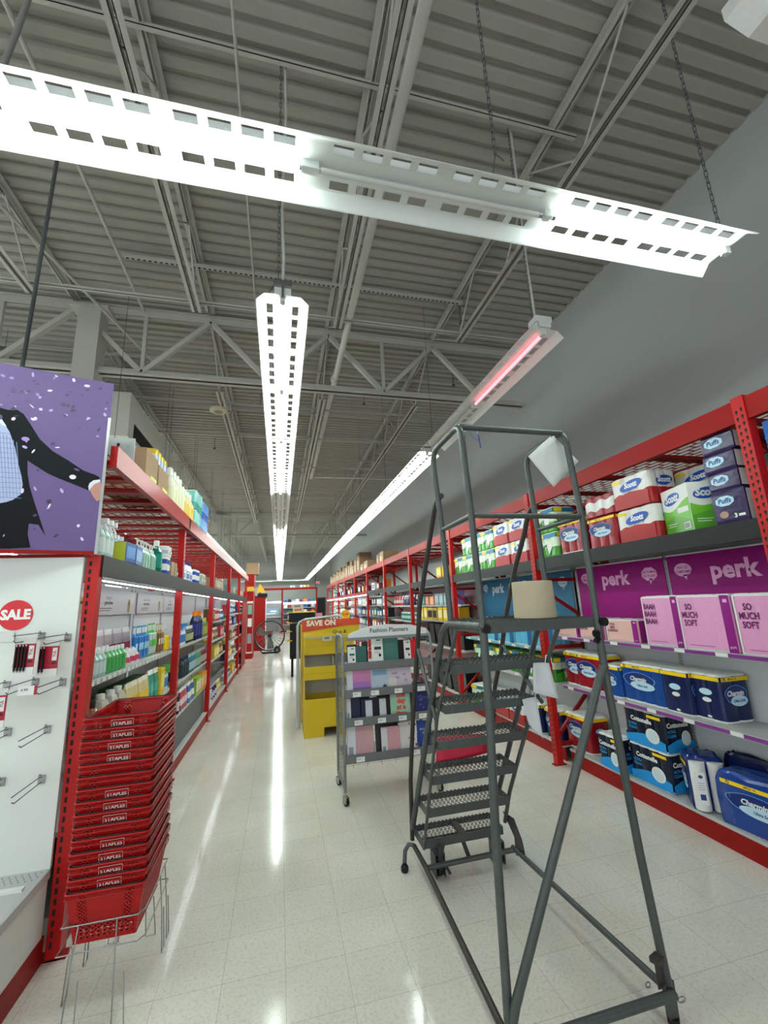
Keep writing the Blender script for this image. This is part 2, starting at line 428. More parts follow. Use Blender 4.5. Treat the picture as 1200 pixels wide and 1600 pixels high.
def tear(mb, y, z, m, s=1.0):     # tear-drop slot drawn on a face x = const, local x
    return [(y + s * a, z + b) for a, b in ((0, 0.014), (0.008, 0.009), (0.008, 0.0), (0.004, -0.006), (0.004, -0.016), (-0.004, -0.016), (-0.004, -0.006), (-0.008, 0.0), (-0.008, 0.009))]
_POST = {}
def post_mesh(h, holes, face, side_holes=False):
    k = (h, holes, face, side_holes)
    if k in _POST: return _POST[k]
    mb = MB().box(0, 0.008, -0.038, 0.038, 0, h, REDB).box(0.008, 0.07, -0.038, -0.033, 0, h, REDB).box(0.008, 0.07, 0.033, 0.038, 0, h, REDB)
    mb.box(0.06, 0.07, -0.033, -0.02, 0, h, REDB).box(0.06, 0.07, 0.02, 0.033, 0, h, REDB)
    if holes:
        z = 0.1
        while z < h - 0.06:
            for s in (-1, 1):
                pts = tear(mb, s * 0.016, z - 0.006 * s, HOLE)
                mb.poly([(-0.0008, a, b) for a, b in pts], HOLE)
            z += 0.05
    if side_holes:
        z = 0.06
        while z < h - 0.04:
            mb.poly([(0.040, -0.0388, z), (0.054, -0.0388, z), (0.054, -0.0388, z + 0.03), (0.040, -0.0388, z + 0.03)], HOLE)
            z += 0.05
    me = mb.mesh('front_post'); _POST[k] = me
    return me

def upright(sd, y, h, label, depth=1.05, holes=False, u0=0.0, side_holes=False, low=False):
    fx, dr, rz = side(sd)
    t = thing('rack_upright', label, 'rack upright', (fx + dr * u0, y, 0), 0 if dr > 0 else PI)
    o = bpy.data.objects.new('front_post', post_mesh(h, holes, sd, side_holes)); COL.objects.link(o); o.parent = t
    if dr < 0 and side_holes: o.scale = (1, -1, 1)
    mb = MB().box(0, 0.008, -0.038, 0.038, 0, h, REDB).box(0.008, 0.07, -0.038, -0.033, 0, h, REDB).box(0.008, 0.07, 0.033, 0.038, 0, h, REDB)
    mb.build('back_post', t, (depth - 0.07, 0, 0))
    MB().box(-0.03, 0.11, -0.038, 0.038, 0, 0.008, RED).build('base_plate', t)
    for z in (2.88, 1.99, 1.22, 0.2):
        if z < h and (sd == 'R' or z > 2.1): MB().box(0.06, depth - 0.06, -0.015, 0.015, z - 0.02, z + 0.02, RED).build('brace', t)
    for z0, z1 in ((1.90, 1.28), (0.28, 1.14), (2.8, 2.1)):
        if z0 < h and (sd == 'R' or z1 > 2.0): MB().bar((0.06, 0, z0), (depth - 0.06, 0, z1), 0.03, 0.035, RED).build('brace', t)
    return t

def beam(sd, y0, y1, z0, z1, u0, m, name, label, cat='beam', group=None, seam=True):
    fx, dr, rz = side(sd)
    a, b = sorted((fx + dr * u0, fx + dr * (u0 + 0.045)))
    mb = MB().box(a, b, y0, y1, z0, z1, m)
    t = mb.build(name)
    tag(t, label, cat, group)
    return t

def wire_deck(sd, y0, y1, z, label, u0=0.05, u1=1.0, chan=3, group=None, m=RED):
    fx, dr, rz = side(sd)
    t = thing('wire_deck', label, 'wire deck', (fx + dr * u0, y0, z), 0 if dr > 0 else 0, group)
    L = y1 - y0; D = (u1 - u0)
    mb = MB(); n = int(D / 0.075)
    for i in range(n + 1):
        x = dr * D * i / n; mb.box(min(x, x + dr * 0.008), max(x, x + dr * 0.008), 0, L, 0, 0.006, m)
    k = int(L / 0.15)
    for i in range(k + 1):
        yy = L * i / k
        for j in range(0, n, 1):
            off = 0.075 if j % 2 else 0
            if yy + off <= L:
                xa, xb = sorted((dr * D * j / n, dr * D * (j + 1) / n)); mb.box(xa, xb, yy + off, yy + off + 0.007, 0.0, 0.006, m)
    mb.build('wire_mesh', t)
    for i in range(chan):
        yy = L * (i + 0.5) / chan
        xa, xb = sorted((0.02 * dr, dr * (D - 0.02)))
        MB().box(xa, xb, yy - 0.05, yy + 0.05, -0.035, -0.006, m).build('deck_channel', t)
    return t

POS_R = [-0.58, 1.95, 4.5, 7.03, 9.55, 12.08, 14.65, 17.2, 19.8, 22.35, 24.9, 27.5]
POS_L = [3.11, 5.55, 8.08, 10.7, 13.35, 15.95]
for i, y in enumerate(POS_R):
    where = 'at the %s bay line, %s' % (ORD[i], RK['R'])
    upright('R', y, 3.05, 'red perforated steel rack upright %s' % where, holes=(1 <= i <= 4))
for i, y in enumerate(POS_L):
    upright('L', y, 2.79 if i else 2.18, 'red steel rack upright at the %s bay line, %s' % (ORD[i], RK['L']), side_holes=(i == 0), holes=(i in (1, 2)))
BN = ['first', 'second', 'third', 'fourth', 'fifth', 'sixth', 'seventh', 'eighth', 'ninth', 'tenth', 'eleventh']
for i in range(11):
    y0, y1 = POS_R[i] + 0.04, POS_R[i + 1] - 0.04
    bn = '%s bay, %s' % (BN[i], RK['R'])
    beam('R', y0 - 0.03, y1 + 0.03, 2.88, 3.035, 0.012, RED, 'rack_beam', 'red top front beam of the ' + bn)
    beam('R', y0, y1, 2.9, 3.0, 0.98, RED, 'rack_beam', 'red top rear beam of the ' + bn)
    if i < 6:
        beam('R', y0 - 0.03, y1 + 0.03, 2.105, 2.235, 0.012, BLACKB, 'shelf_beam', 'charcoal middle front beam of the ' + bn)
    else:
        beam('R', y0 - 0.03, y1 + 0.03, 2.13, 2.235, 0.012, RED, 'shelf_beam', 'red middle front beam of the ' + bn)
        beam('R', y0, y1, 2.09, 2.125, 0.012, LEDS, 'canopy_light', 'lit white strip under the middle beam of the ' + bn, 'shelf light')
    if i < 7: wire_deck('R', y0, y1, 3.0, 'red wire deck on top of the ' + bn, chan=4)
    else: beam('R', y0, y1, 3.0, 3.01, 0.05, RED, 'rack_beam', 'red deck rail on top of the ' + bn)
    t = MB().box(0.03, 0.98, 0, y1 - y0, 0, 0.012, DGREY).build('shelf_deck', loc=(FXR, y0, 2.222)); tag(t, 'dark deck panel on the middle beams of the ' + bn, 'shelf deck')
for i in range(5):
    y0, y1 = POS_L[i] + 0.04, POS_L[i + 1] - 0.04
    bn = '%s bay, %s' % (BN[i], RK['L'])
    beam('L', y0 - 0.075, y1 + 0.07, 2.78, 2.93, -0.045, REDG, 'rack_beam', 'glossy red top front beam of the ' + bn)
    beam('L', y0, y1, 2.8, 2.9, 0.98, RED, 'rack_beam', 'red top rear beam of the ' + bn)
    beam('L', y0 - 0.04, y1 + 0.04, 2.045, 2.185, -0.01, BLACKB, 'shelf_beam', 'charcoal middle front beam of the ' + bn)
    wire_deck('L', y0, y1, 2.9, 'red wire deck on top of the ' + bn, chan=6)
    t = MB().box(-0.98, -0.03, 0, y1 - y0, 0, 0.012, DGREY).build('shelf_deck', loc=(FXL, y0, 2.172)); tag(t, 'dark deck panel on the middle beams of the ' + bn, 'shelf deck')
    t = MB().box(-0.010, 0, 0, y1 - y0 - 0.06, 0, 0.006, LEDL).build('canopy_light', loc=(FXL - 0.06, y0 + 0.03, 2.03)); tag(t, 'lit white strip under the charcoal beam of the ' + bn, 'shelf light')

# gondola shelving inside the racks: local frame, x along the aisle, -y to the aisle
def gondola(sd, y0, y1, label, shelves, back=LGREY, top=2.08, railc=None, depth=None, kick=0.14, tags=0, ends=True, lowpanel=None):
    fx, dr, rz = side(sd)
    L = y1 - y0
    uf = 0.17 if sd == 'R' else 0.03       # kick plate distance from the post face
    ub = 0.55 if sd == 'R' else 0.53
    t = thing('gondola_shelving', label, 'shelving', (fx + dr * uf, (y0 + y1) / 2, 0), rz)
    D = ub - uf
    MB().box(-L / 2, L / 2, D, D + 0.02, 0.12, top, back).build('back_panel', t)
    mb = MB()
    for k in (-0.5, 0.0, 0.5):
        mb.box(k * L - 0.018, k * L + 0.018, D - 0.012, D, 0.15, top, GREYP)
        if k == 0 or True:
            z = 0.2
            while z < top - 0.03:
                mb.box(k * L - 0.009, k * L - 0.005, D - 0.0125, D - 0.0118, z, z + 0.012, HOLE).box(k * L + 0.005, k * L + 0.009, D - 0.0125, D - 0.0118, z, z + 0.012, HOLE); z += 0.028
    mb.build('slotted_strip', t)
    MB().box(-L / 2, L / 2, 0, 0.02, 0, kick, RED).build('kick_plate', t)
    dk = MB().box(-L / 2, L / 2, -0.012, D, kick, kick + 0.022, GREYP)
    if tags:
        for i in range(int(L / 0.03)):
            for j in range(2): dk.box(-L / 2 + 0.02 + i * 0.03, -L / 2 + 0.028 + i * 0.03, 0.02 + j * 0.03, 0.026 + j * 0.03, kick + 0.0222, kick + 0.0226, HOLE)
    dko = dk.build('base_deck', t)
    if lowpanel:
        MB().box(-L / 2, L / 2, 0.05, 0.07, kick, lowpanel, DGREY).build('front_panel', t)
    for si, sh in enumerate(shelves):
        z, uo = sh[0], (sh[1] if len(sh) > 1 else 0.0)
        s = MB().box(-L / 2, L / 2, uo, D - 0.012, z - 0.025, z, GREYP)
        s.box(-L / 2, L / 2, uo - 0.006, uo, z - 0.034, z + 0.002, GREYP)
        so = s.build('shelf', t)
        if railc and si < len(railc) and railc[si]:
            mb = MB()
            MB().box(-L / 2 + 0.02, L / 2 - 0.02, uo - 0.009, uo - 0.006, z - 0.03, z - 0.004, railc[si]).build('price_rail', so)
        if tags:
            n = int(L / (0.34 if sd == 'R' else 0.1))
            for i in range(n):
                x = -L / 2 + (i + 0.5) * L / n + rnd.uniform(-0.03, 0.03) * (sd == 'R')
                wd = 0.045 if sd == 'R' else 0.03
                MB().box(x - wd, x + wd, uo - 0.012, uo - 0.0095, z - 0.03, z - 0.003, WHITE).build('price_tag', so)
    return t
PURP = mat('rail_purple', '7d2f86', 0.4)
TEALR = mat('rail_teal', '5fa7bd', 0.4)
SHELF_R = {0: [(1.35,), (0.82,)], 1: [(1.35,), (0.82,)], 2: [(1.185,), (0.81,)], 3: [(1.72,), (1.42,), (0.93,)], 4: [(1.72,), (1.35,), (0.9,)]}
for i in range(11):
    y0, y1 = POS_R[i] + 0.05, POS_R[i + 1] - 0.05
    sh = SHELF_R.get(i, [(1.75,), (1.4,), (1.05,), (0.65,)])
    rc = {0: [PURP, PURP], 1: [PURP, PURP], 2: [TEALR, None]}.get(i)
    bk = LGREY if i < 3 else mat('pink_grey_panel', 'b98f94', 0.5) if i < 6 else LGREY
    gondola('R', y0, y1, 'grey metal shelving with red kick plate in the %s bay, %s' % (BN[i], RK['R']), sh, bk, railc=rc, tags=2 if i in (0, 1, 2) else 0)
SHELF_L = {0: [(1.375, 0.04), (0.97, 0.04), (0.58, 0.04)], 1: [(1.385, 0.04), (0.97, 0.04), (0.58, 0.04)], 2: [(1.6, 0.04), (1.25, 0.04), (0.9, 0.04)]}
for i in range(5):
    y0, y1 = POS_L[i] + 0.05, POS_L[i + 1] - 0.05
    gondola('L', y0, y1, 'white-backed metal shelving with red kick plate in the %s bay, %s' % (BN[i], RK['L']), SHELF_L.get(i, [(1.7,), (1.4,), (1.05,), (0.65,)]), mat('white_back_panel', 'eceff2', 0.4) if i < 3 else LGREY,
            tags=1 if i < 2 else 0, lowpanel=0.56 if i < 2 else None)

t = MB().box(0, 0.012, -0.8, 0.8, 0.0, 2.03, RED).build('closing_panel', loc=(FXL - 0.005, 15.05, 0)); tag(t, 'plain red panel closing the far end of the cleaning-goods rack', 'panel')
# printed header panels
def bubble(mb, cx, cy, w, h, m, M, cloud=False, tail=-1):
    pts = []
    n = 48 if cloud else 26
    for k in range(n):
        a = 2 * PI * k / n
        rr = 1.0 + (0.10 * abs(math.sin(a * 4)) if cloud else 0)
        pts.append((cx + w * rr * math.cos(a), cy + h * rr * math.sin(a)))
    mb.flat(pts, m, M)
    mb.flat([(cx + tail * w * 0.1, cy - h * 0.8), (cx + tail * w * 0.1 + 0.03, cy - h * 1.6), (cx - tail * w * 0.45, cy - h * 0.7)] if tail < 0 else [(cx - w * 0.1, cy - h * 0.8), (cx, cy - h * 1.7), (cx + w * 0.4, cy - h * 0.7)], m, M)
def perk_sign(sd, yc, w, z0, z1, col, lt, label, l1=('PAY US', 'A COMPLIMENT'), l2=("THAT'S MADE", 'SO FLUSH')):
    fx, dr, rz = side(sd)
    h = z1 - z0
    mb = MB().box(-w / 2, w / 2, 0, 0.006, 0, h, col)
    mb.box(-w / 2, w / 2, -0.002, 0, h - 0.012, h, LGREY)
    M = facing(0.002)
    t = thing('header_sign', label, 'sign', (fx + dr * 0.525, yc, z0), rz)
    mb.build('sign_panel', t)
    P = lt
    MB().text('perk', 0.20, P, facing(0.003) @ Matrix.Translation((-0.02, h - 0.17, 0)), bold=0.035).build('lettering', t)
    b = MB(); bubble(b, -w / 2 + 0.15, h - 0.14, 0.085, 0.058, P, facing(0.003))
    b.text(l1[0], 0.032, col, facing(0.004) @ Matrix.Translation((-w / 2 + 0.15, h - 0.122, 0)), bold=0.01)
    b.text(l1[1], 0.032, col, facing(0.004) @ Matrix.Translation((-w / 2 + 0.15, h - 0.158, 0)), bold=0.01)
    b.build('speech_bubble', t)
    b = MB(); bubble(b, w / 2 - 0.17, h - 0.15, 0.085, 0.06, P, facing(0.003), True, 1)
    b.text(l2[0], 0.032, col, facing(0.004) @ Matrix.Translation((w / 2 - 0.17, h - 0.132, 0)), bold=0.01)
    b.text(l2[1], 0.032, col, facing(0.004) @ Matrix.Translation((w / 2 - 0.17, h - 0.17, 0)), bold=0.01)
    b.build('cloud_bubble', t)
    return t
PU = mat('sign_purple', '930a74', 0.45, spec=0.2); PKL = mat('sign_pink', 'efa8d8', 0.4); BL = mat('sign_blue', '2c6a8c', 0.45, spec=0.2); BLL = mat('sign_pale_blue', 'c6d6e6', 0.4)
perk_sign('R', 2.575, 1.2, 1.52, 2.12, PU, PKL, 'purple header sign in the second bay, over the pink wrapped packs')
perk_sign('R', 3.815, 1.2, 1.52, 2.12, PU, PKL, 'purple header sign beside the blue ones, over the low pink packs')
perk_sign('R', 1.3, 1.1, 1.52, 2.12, PU, PKL, 'purple header sign in the first bay, mostly out of view')
perk_sign('R', 5.12, 1.18, 1.5, 2.12, BL, BLL, 'slate blue header sign behind the beige drum on the ladder')
perk_sign('R', 6.35, 1.18, 1.5, 2.12, BL, BLL, 'slate blue header sign farther along, seen through the ladder rails')

def clean_header(i, k, yc, w, l1, l2):
    t = thing('header_sign', 'white header strip, %s panel in the %s bay, %s' % (ORD[k], BN[i], RK['L']), 'sign', (FXL - 0.5, yc, 1.80), PI / 2)
    HW = mat('header_white', 'f2f3f6', 0.35)
    MB().box(-w / 2, w / 2, 0, 0.006, 0, 0.24, HW).build('sign_panel', t)
    m = MB(); gr = mat('header_grey_ink', '9da0a8', 0.5); dk = mat('header_dark_ink', '3c3f46', 0.5)
    M = facing(0.002)
    m.text(l1, 0.05, gr, M @ Matrix.Translation((-w * 0.2, 0.165, 0))); m.text(l2, 0.052, dk, M @ Matrix.Translation((-w * 0.2, 0.115, 0)), bold=0.012)
    m.rect(-w * 0.38, -w * 0.12, 0.06, 0.066, dk, M).rect(-w * 0.38, -w * 0.16, 0.04, 0.045, dk, M)
    m.rect(w * 0.47, w * 0.475, 0.03, 0.21, dk, M)
    m.build('lettering', t)
    p = MB(); p.ell(w * 0.3, 0.13, 0.035, 0.03, mat('header_yellow', 'd8b23c', 0.5), M).rect(w * 0.27, w * 0.33, 0.02, 0.12, mat('header_straw', 'cfc49a', 0.5), M)
    p.build('picture', t)
for i in range(2):
    for k in range(2):
        clean_header(i, k, POS_L[i] + 0.08 + 0.6 + k * 1.2, 1.18, ('Clean surfaces' if k == 0 else 'Keep it'), ('everywhere' if k == 0 else 'germ-free'))

# ================================================================ strip lights
ZL = 3.83
_LM = {}
def light_parts(tubes):          # unit runs along local +y from 0; list of tube states per 1.25 m
    L = 1.26 * len(tubes)
    if 'h%d' % len(tubes) not in _LM:
        h = MB().box(-0.055, 0.055, 0, L, 0.0, 0.055, FIXW)
        for i in range(len(tubes) + 1): h.box(-0.018, 0.018, min(max(i * 1.26 - 0.02, 0), L - 0.04), min(max(i * 1.26 + 0.02, 0.04), L), -0.045, 0, FIXW)
        r = MB()
        for s in (-1, 1):
            a, b0, b1, c, d, e = 0.055, 0.064, 0.108, 0.118, 0.165, 0.172
            r.poly([(s * a, 0, 0), (s * b0, 0, 0), (s * b0, L, 0), (s * a, L, 0)], FIXW)
            r.poly([(s * b1, 0, 0), (s * c, 0, -0.002), (s * c, L, -0.002), (s * b1, L, 0)], FIXW)
            r.poly([(s * c, 0, -0.002), (s * d, 0, -0.052), (s * d, L, -0.052), (s * c, L, -0.002)], FIXW)
            r.poly([(s * d, 0, -0.052), (s * e, 0, -0.055), (s * e, L, -0.055), (s * d, L, -0.052)], FIXW)
            for t in range(len(tubes)):
                y = t * 1.26
                edges = [y + 0.10 + k * 0.135 + (0.05 if k > 3 else 0) for k in range(8)]
                p = y
                for q in edges:
                    r.poly([(s * b0, p, 0), (s * b1, p, 0), (s * b1, q, 0), (s * b0, q, 0)], FIXW); p = q + 0.095
                q = y + 1.26
                r.poly([(s * b0, p, 0), (s * b1, p, 0), (s * b1, q, 0), (s * b0, q, 0)], FIXW)
        _LM['h%d' % len(tubes)] = h.mesh('housing'); _LM['r%d' % len(tubes)] = r.mesh('reflector')
    return _LM['h%d' % len(tubes)], _LM['r%d' % len(tubes)], L
def link_mesh(name, me, parent, loc=(0, 0, 0)):
    o = bpy.data.objects.new(name, me); COL.objects.link(o); o.parent = parent; o.location = loc
    return o
_TM = {}
def strip_light(x, y, rz, tubes, label, z=ZL, group=None, hang=False):
    h, r, L = light_parts(tubes)
    t = thing('strip_light', label, 'ceiling light', (x, y, z), rz, group)
    link_mesh('housing', h, t)
    if hang:
        if 'w' not in _LM: _LM['w'] = MB().cyl((0, 0.12, 0.055), (0, 0.12, 2.15), 0.0035, DGREY, 5).cyl((0, 2.38, 0.055), (0, 2.38, 2.15), 0.0035, DGREY, 5).mesh('hanger_wire')
        link_mesh('hanger_wire', _LM['w'], t)
    ro = link_mesh('reflector', r, t); md = ro.modifiers.new('solid', 'SOLIDIFY'); md.thickness = 0.0015
    for i, s in enumerate(tubes):
        if s not in _TM:
            mm = {'on': TUBE, 'off': TUBEOFF, 'pink': TUBEPINK}[s]
            _TM[s] = MB().cyl((0, 0.05, 0), (0, 1.21, 0), 0.0135, mm, 8, caps=False).cyl((0, 0.03, 0), (0, 0.05, 0), 0.0145, CHROME, 8).cyl((0, 1.21, 0), (0, 1.23, 0), 0.0145, CHROME, 8).mesh('tube')
        link_mesh('fluorescent_tube', _TM[s], t, (0, i * 1.26, -0.03))
    return t
_chain = {}
def chain(x, y, z0, z1, label, spread=0.06, along='x', cord=False, top=None):
    mb = MB()
    tx, ty = top or (x, y)
    n = int((z1 - z0 - 0.12) / 0.045)
    for i in range(n):
        f = (i + 0.5) / n; z = z0 + 0.12 + (z1 - z0 - 0.12) * f
        px_, py_ = x + (tx - x) * f, y + (ty - y) * f
        w_ = 0.008; hh = 0.026
        if i % 2: pts = [(px_ - w_, py_, z - hh), (px_ + w_, py_, z - hh), (px_ + w_, py_, z + hh), (px_ - w_, py_, z + hh)]
        else: pts = [(px_, py_ - w_, z - hh), (px_, py_ + w_, z - hh), (px_, py_ + w_, z + hh), (px_, py_ - w_, z + hh)]
        mb.tube(pts, 0.0028, DGREY, 4, closed=True, smooth=False)
    for s in (-1, 1):
        mb.tube([(x + (s * spread if along == 'x' else 0), y + (s * spread if along == 'y' else 0), z0), (x, y, z0 + 0.12)], 0.003, DGREY, 4)
    t = thing('hanging_chain', label, 'chain', (0, 0, 0))
    mb.build('links', t)
    if cord:
        MB().tube([(x + 0.03, y + 0.01, z0 + 0.02), (x + 0.035, y + 0.02, z0 + 0.3), (x + 0.02, y + 0.01, z0 + 0.7), (x + 0.04, y + 0.02, z1 - 0.5), (tx + 0.03, ty, z1)], 0.011, mat('cord_grey', 'b4b4ae', 0.6), 8).build('power_cord', t)
    return t
# row that crosses the aisle overhead: units run to the side (local +y -> world +x)
RZX = -PI / 2
strip_light(0.118 - 2.52, 1.60, RZX, ['on', 'on'], 'lit white strip light unit over the poster end of the cross row')
strip_light(0.118, 1.60, RZX, ['off', 'on'], 'white strip light unit with a dead first tube in the cross row')
strip_light(0.118 - 5.04, 1.60, RZX, ['on', 'on'], 'lit strip light unit beyond the frame at the start of the cross row')
# row straight down the aisle
y = 2.50; n = 0
for st in (['on', 'on'], ['on', 'on'], ['off', 'off'], ['off', 'on'], ['on', 'on'], ['on', 'on'], ['on', 'on'], ['on', 'on'], ['on', 'on'], ['on', 'on'], ['on', 'on'], ['on', 'on']):
    strip_light(0, y, 0, st, ('lit' if 'off' not in st else 'dead' if 'on' not in st else 'half-lit') + ' strip light unit, %s along the middle row over the aisle' % ORD[n], hang=n > 0)
    y += 2.53; n += 1
# row above the ladder side of the aisle
y = 2.50; n = 0
for st in (['pink', 'off'], ['on', 'on']) + (['on', 'on'],) * 10:
    strip_light(1.975, y, 0, st, ('failing strip light unit with one pink-glowing tube over the ladder' if n == 0 else 'lit strip light unit, %s along the row above the ladder side' % ORD[n]))
    y += 2.53 if n else 2.72; n += 1
# row over the neighbouring aisle and the far cross row
y = 5.4
for n in range(10):
    strip_light(-2.0, y, 0, ['on', 'on'], 'lit strip light unit, %s along the row just above the cleaning-goods rack' % ORD[n], hang=True); y += 2.53
y = 4.0
for n in range(11):
    strip_light(-3.95, y, 0, ['on', 'on'], 'lit strip light unit, %s along the row behind the cleaning-goods rack' % ORD[n], hang=True); y += 2.53
for n in range(9):  # unseen row, added only to lift the light on floor and ceiling
    strip_light(-8.2, -1.0 + n * 3.8, 0, ['on', 'on'], 'added unseen strip light unit, %s along the outermost row' % ORD[n], hang=True)
for n in range(2):
    strip_light(-2.9 + n * 2.53, 33.25, RZX, ['on', 'on'], 'lit strip light unit, %s of the far cross row by the end wall' % ORD[n], hang=True)
chain(-0.03, 2.56, ZL + 0.055, 5.98, 'grey chain and cord holding the front of the middle light row', cord=True)
chain(2.62, 1.60, ZL + 0.055, 5.98, 'chain at the end of the cross row beside the side wall', along='y', top=(2.62, 1.6))
chain(1.04, 1.50, ZL + 0.055, 5.98, 'chain hanging at the dead tube of the cross row', along='y')
chain(1.975, 2.62, ZL + 0.055, 5.98, 'chain and cord holding the failing light over the ladder', cord=True)
for i, yy in enumerate((5.0, 7.6, 10.2, 12.6, 15.2)):
    t = thing('hanger_wire', 'thin hanger wire, %s along the row above the ladder side' % ORD[i], 'wire', (0, 0, 0))
    MB().tube([(1.92, yy, ZL + 0.05), (1.975, yy, ZL + 0.2), (2.03, yy, ZL + 0.05)], 0.003, DGREY, 4).build('yoke', t)
    MB().cyl((1.975, yy, ZL + 0.2), (1.975, yy, 5.98), 0.0035, DGREY, 5).build('wire', t)
t = thing('mounting_bracket', 'grey steel bracket on the end of the middle light row', 'bracket', (0, 2.50, ZL + 0.055))
MB().box(-0.06, 0.06, -0.02, 0.06, 0, 0.045, STEEL).build('plate', t)
MB().box(-0.008, 0.008, -0.012, 0.0, -0.08, 0, STEEL).build('end_tab', t)
t = thing('mounting_bracket', 'white angled bracket plate on the end of the failing pink light row', 'bracket', (1.975, 2.50, ZL + 0.055))
MB().box(-0.07, 0.07, -0.015, 0.09, 0, 0.05, FIXW).build('plate', t)
MB().box(-0.05, 0.05, -0.02, -0.015, -0.05, 0.02, FIXW).build('end_tab', t)
# round ceiling speaker disc and white box on the roof side
t = thing('ceiling_speaker', 'small round cream ceiling speaker hanging beyond the poster', 'speaker', (-1.09, 7.43, 5.28))
MB().lathe([(0.02, -0.02), (0.10, -0.03), (0.15, -0.01), (0.16, 0.02), (0.12, 0.05), (0.03, 0.07), (0.01, 0.5)], mat('cream_plastic', 'c2ba9e', 0.5), 20).build('housing', t)
MB().lathe([(0.0, -0.034), (0.06, -0.034), (0.07, -0.028)], mat('speaker_grille', '8f8a78', 0.7), 16).build('grille', t)
t = thing('hanging_sensor_box', 'white boxy ceiling housing by the side wall, above the cross light row', 'housing', (2.5, 1.0, 4.5))
b = MB(); WH = mat('speckled_white', 'dcdcd8', 0.5, mottle=0.08, mscale=60)
b.loft([[(-0.24, -0.14, 0), (0.24, -0.14, 0), (0.24, 0.06, 0), (-0.24, 0.06, 0)], [(-0.30, -0.20, 0.16), (0.30, -0.20, 0.16), (0.30, 0.10, 0.16), (-0.30, 0.10, 0.16)], [(-0.30, -0.20, 0.24), (0.30, -0.20, 0.24), (0.30, 0.10, 0.24), (-0.30, 0.10, 0.24)]], [WH, WH])
b.build('casing', t)
MB().cyl((0, -0.05, 0.24), (0, -0.05, 1.5), 0.02, WH, 8).build('stem', t)

# ================================================================ rolling ladder
LX0, LX1 = 0.93, 1.545
lad = thing('rolling_ladder', 'dark grey steel rolling warehouse ladder with mesh treads, standing open in the aisle', 'ladder', (1.24, 2.55, 0))
def LP(p): return (p[0] - 1.24, p[1] - 2.55, p[2])
def lt(name, pts, r=0.0165, m=LADDER, n=10, parent=lad): return MB().tube([LP(p) for p in pts], r, m, n).build(name, parent)
def arc(p0, c, p1, k=5):      # quadratic bend
    p0, c, p1 = Vector(p0), Vector(c), Vector(p1)
    return [tuple(p0 * (1 - t) ** 2 + c * 2 * t * (1 - t) + p1 * t * t) for t in [i / k for i in range(k + 1)]]
YR = 1.87
# steps
def tread_meshes(wd, dp):
    f = MB(); m = MB(); lip = 0.045
    f.box(-wd / 2, wd / 2, -0.004, 0, -lip, 0.004, LADDER).box(-wd / 2, wd / 2, dp, dp + 0.004, -0.025, 0.012, LADDER)
    for s in (-1, 1):
        f.box(s * wd / 2 - 0.003, s * wd / 2 + 0.003, 0, dp, -lip, 0.004, LADDER)
    f.box(-wd / 2, wd / 2, 0.0, 0.018, -0.004, 0.0, LADDER)
    k = 20; rows = 4; cw = wd / k; rh = (dp - 0.02) / rows
    for i in range(k):
        for j in range(rows):
            x0 = -wd / 2 + i * cw; ya = 0.018 + j * rh
            m.bar((x0, ya, 0), (x0 + cw / 2, ya + rh, 0.002), 0.004, 0.003, LADDER); m.bar((x0 + cw / 2, ya + rh, 0.002), (x0 + cw, ya, 0), 0.004, 0.003, LADDER)
            if j < rows - 1: pass
    for i in range(k): m.box(-wd / 2 + i * cw, -wd / 2 + i * cw + cw * 0.45, dp - 0.006, dp + 0.004, -0.002, 0.018, LADDER)
    return f.mesh('tread_frame'), m.mesh('tread_mesh')
wd = LX1 - LX0 - 0.03
fm, mm = tread_meshes(wd, 0.185); fm2, mm2 = tread_meshes(LX1 - LX0, 0.37)
YS = [3.065, 2.93, 2.79, 2.645, 2.485, 2.33]
for i in range(6):
    f = bpy.data.objects.new('step', fm); COL.objects.link(f); f.parent = lad; f.location = LP((1.2375, YS[i], 0.24 * (i + 1)))
    m = bpy.data.objects.new('tread_mesh', mm); COL.objects.link(m); m.parent = f
    if i == 0: MB().box(-0.025, 0.025, 0, 0.185, -0.01, 0.004, LADDERD).build('centre_strap', f)
f = bpy.data.objects.new('platform', fm2); COL.objects.link(f); f.parent = lad; f.location = LP((1.2375, YR, 1.685))
m = bpy.data.objects.new('tread_mesh', mm2); COL.objects.link(m); m.parent = f
# back legs from the guard rail down to the rear feet
lt('rear_leg', [(0.925, YR, 1.69), (0.92, YR, 1.3), (0.90, YR, 0.85), (0.885, YR, 0.15)], 0.019)
lt('rear_leg', [(1.55, YR, 1.69), (1.555, YR, 1.42), (1.60, YR, 0.65), (1.645, YR, 0.13)], 0.019)
lt('diagonal_brace', [(1.55, YR - 0.01, 1.46), (1.50, YR - 0.02, 1.40), (0.905, YR - 0.035, 0.26), (0.895, YR - 0.01, 0.18)], 0.019)
lt('rear_crossbar', [(0.885, YR - 0.03, 0.13), (1.645, YR - 0.03, 0.13)], 0.019)
# stair stringers
lt('stringer', [(0.93, YR + 0.02, 1.672), (0.93, 2.26, 1.672)] + arc((0.93, 2.28, 1.672), (0.93, 2.40, 1.67), (0.93, 2.45, 1.55)) + [(0.93, 3.25, 0.24)], 0.019)
lt('stringer', [(1.56, 2.26, 1.672), (1.56, 2.40, 1.62), (1.56, 3.27, 0.22)], 0.017)
lt('tread_rod', [(0.935, 2.20, 1.66), (0.935, 2.60, 1.12), (0.935, 3.02, 0.22)], 0.010)
lt('tread_rod', [(1.55, 2.16, 1.66), (1.55, 2.52, 1.17), (1.55, 2.95, 0.5), (1.55, 3.06, 0.27)], 0.013)
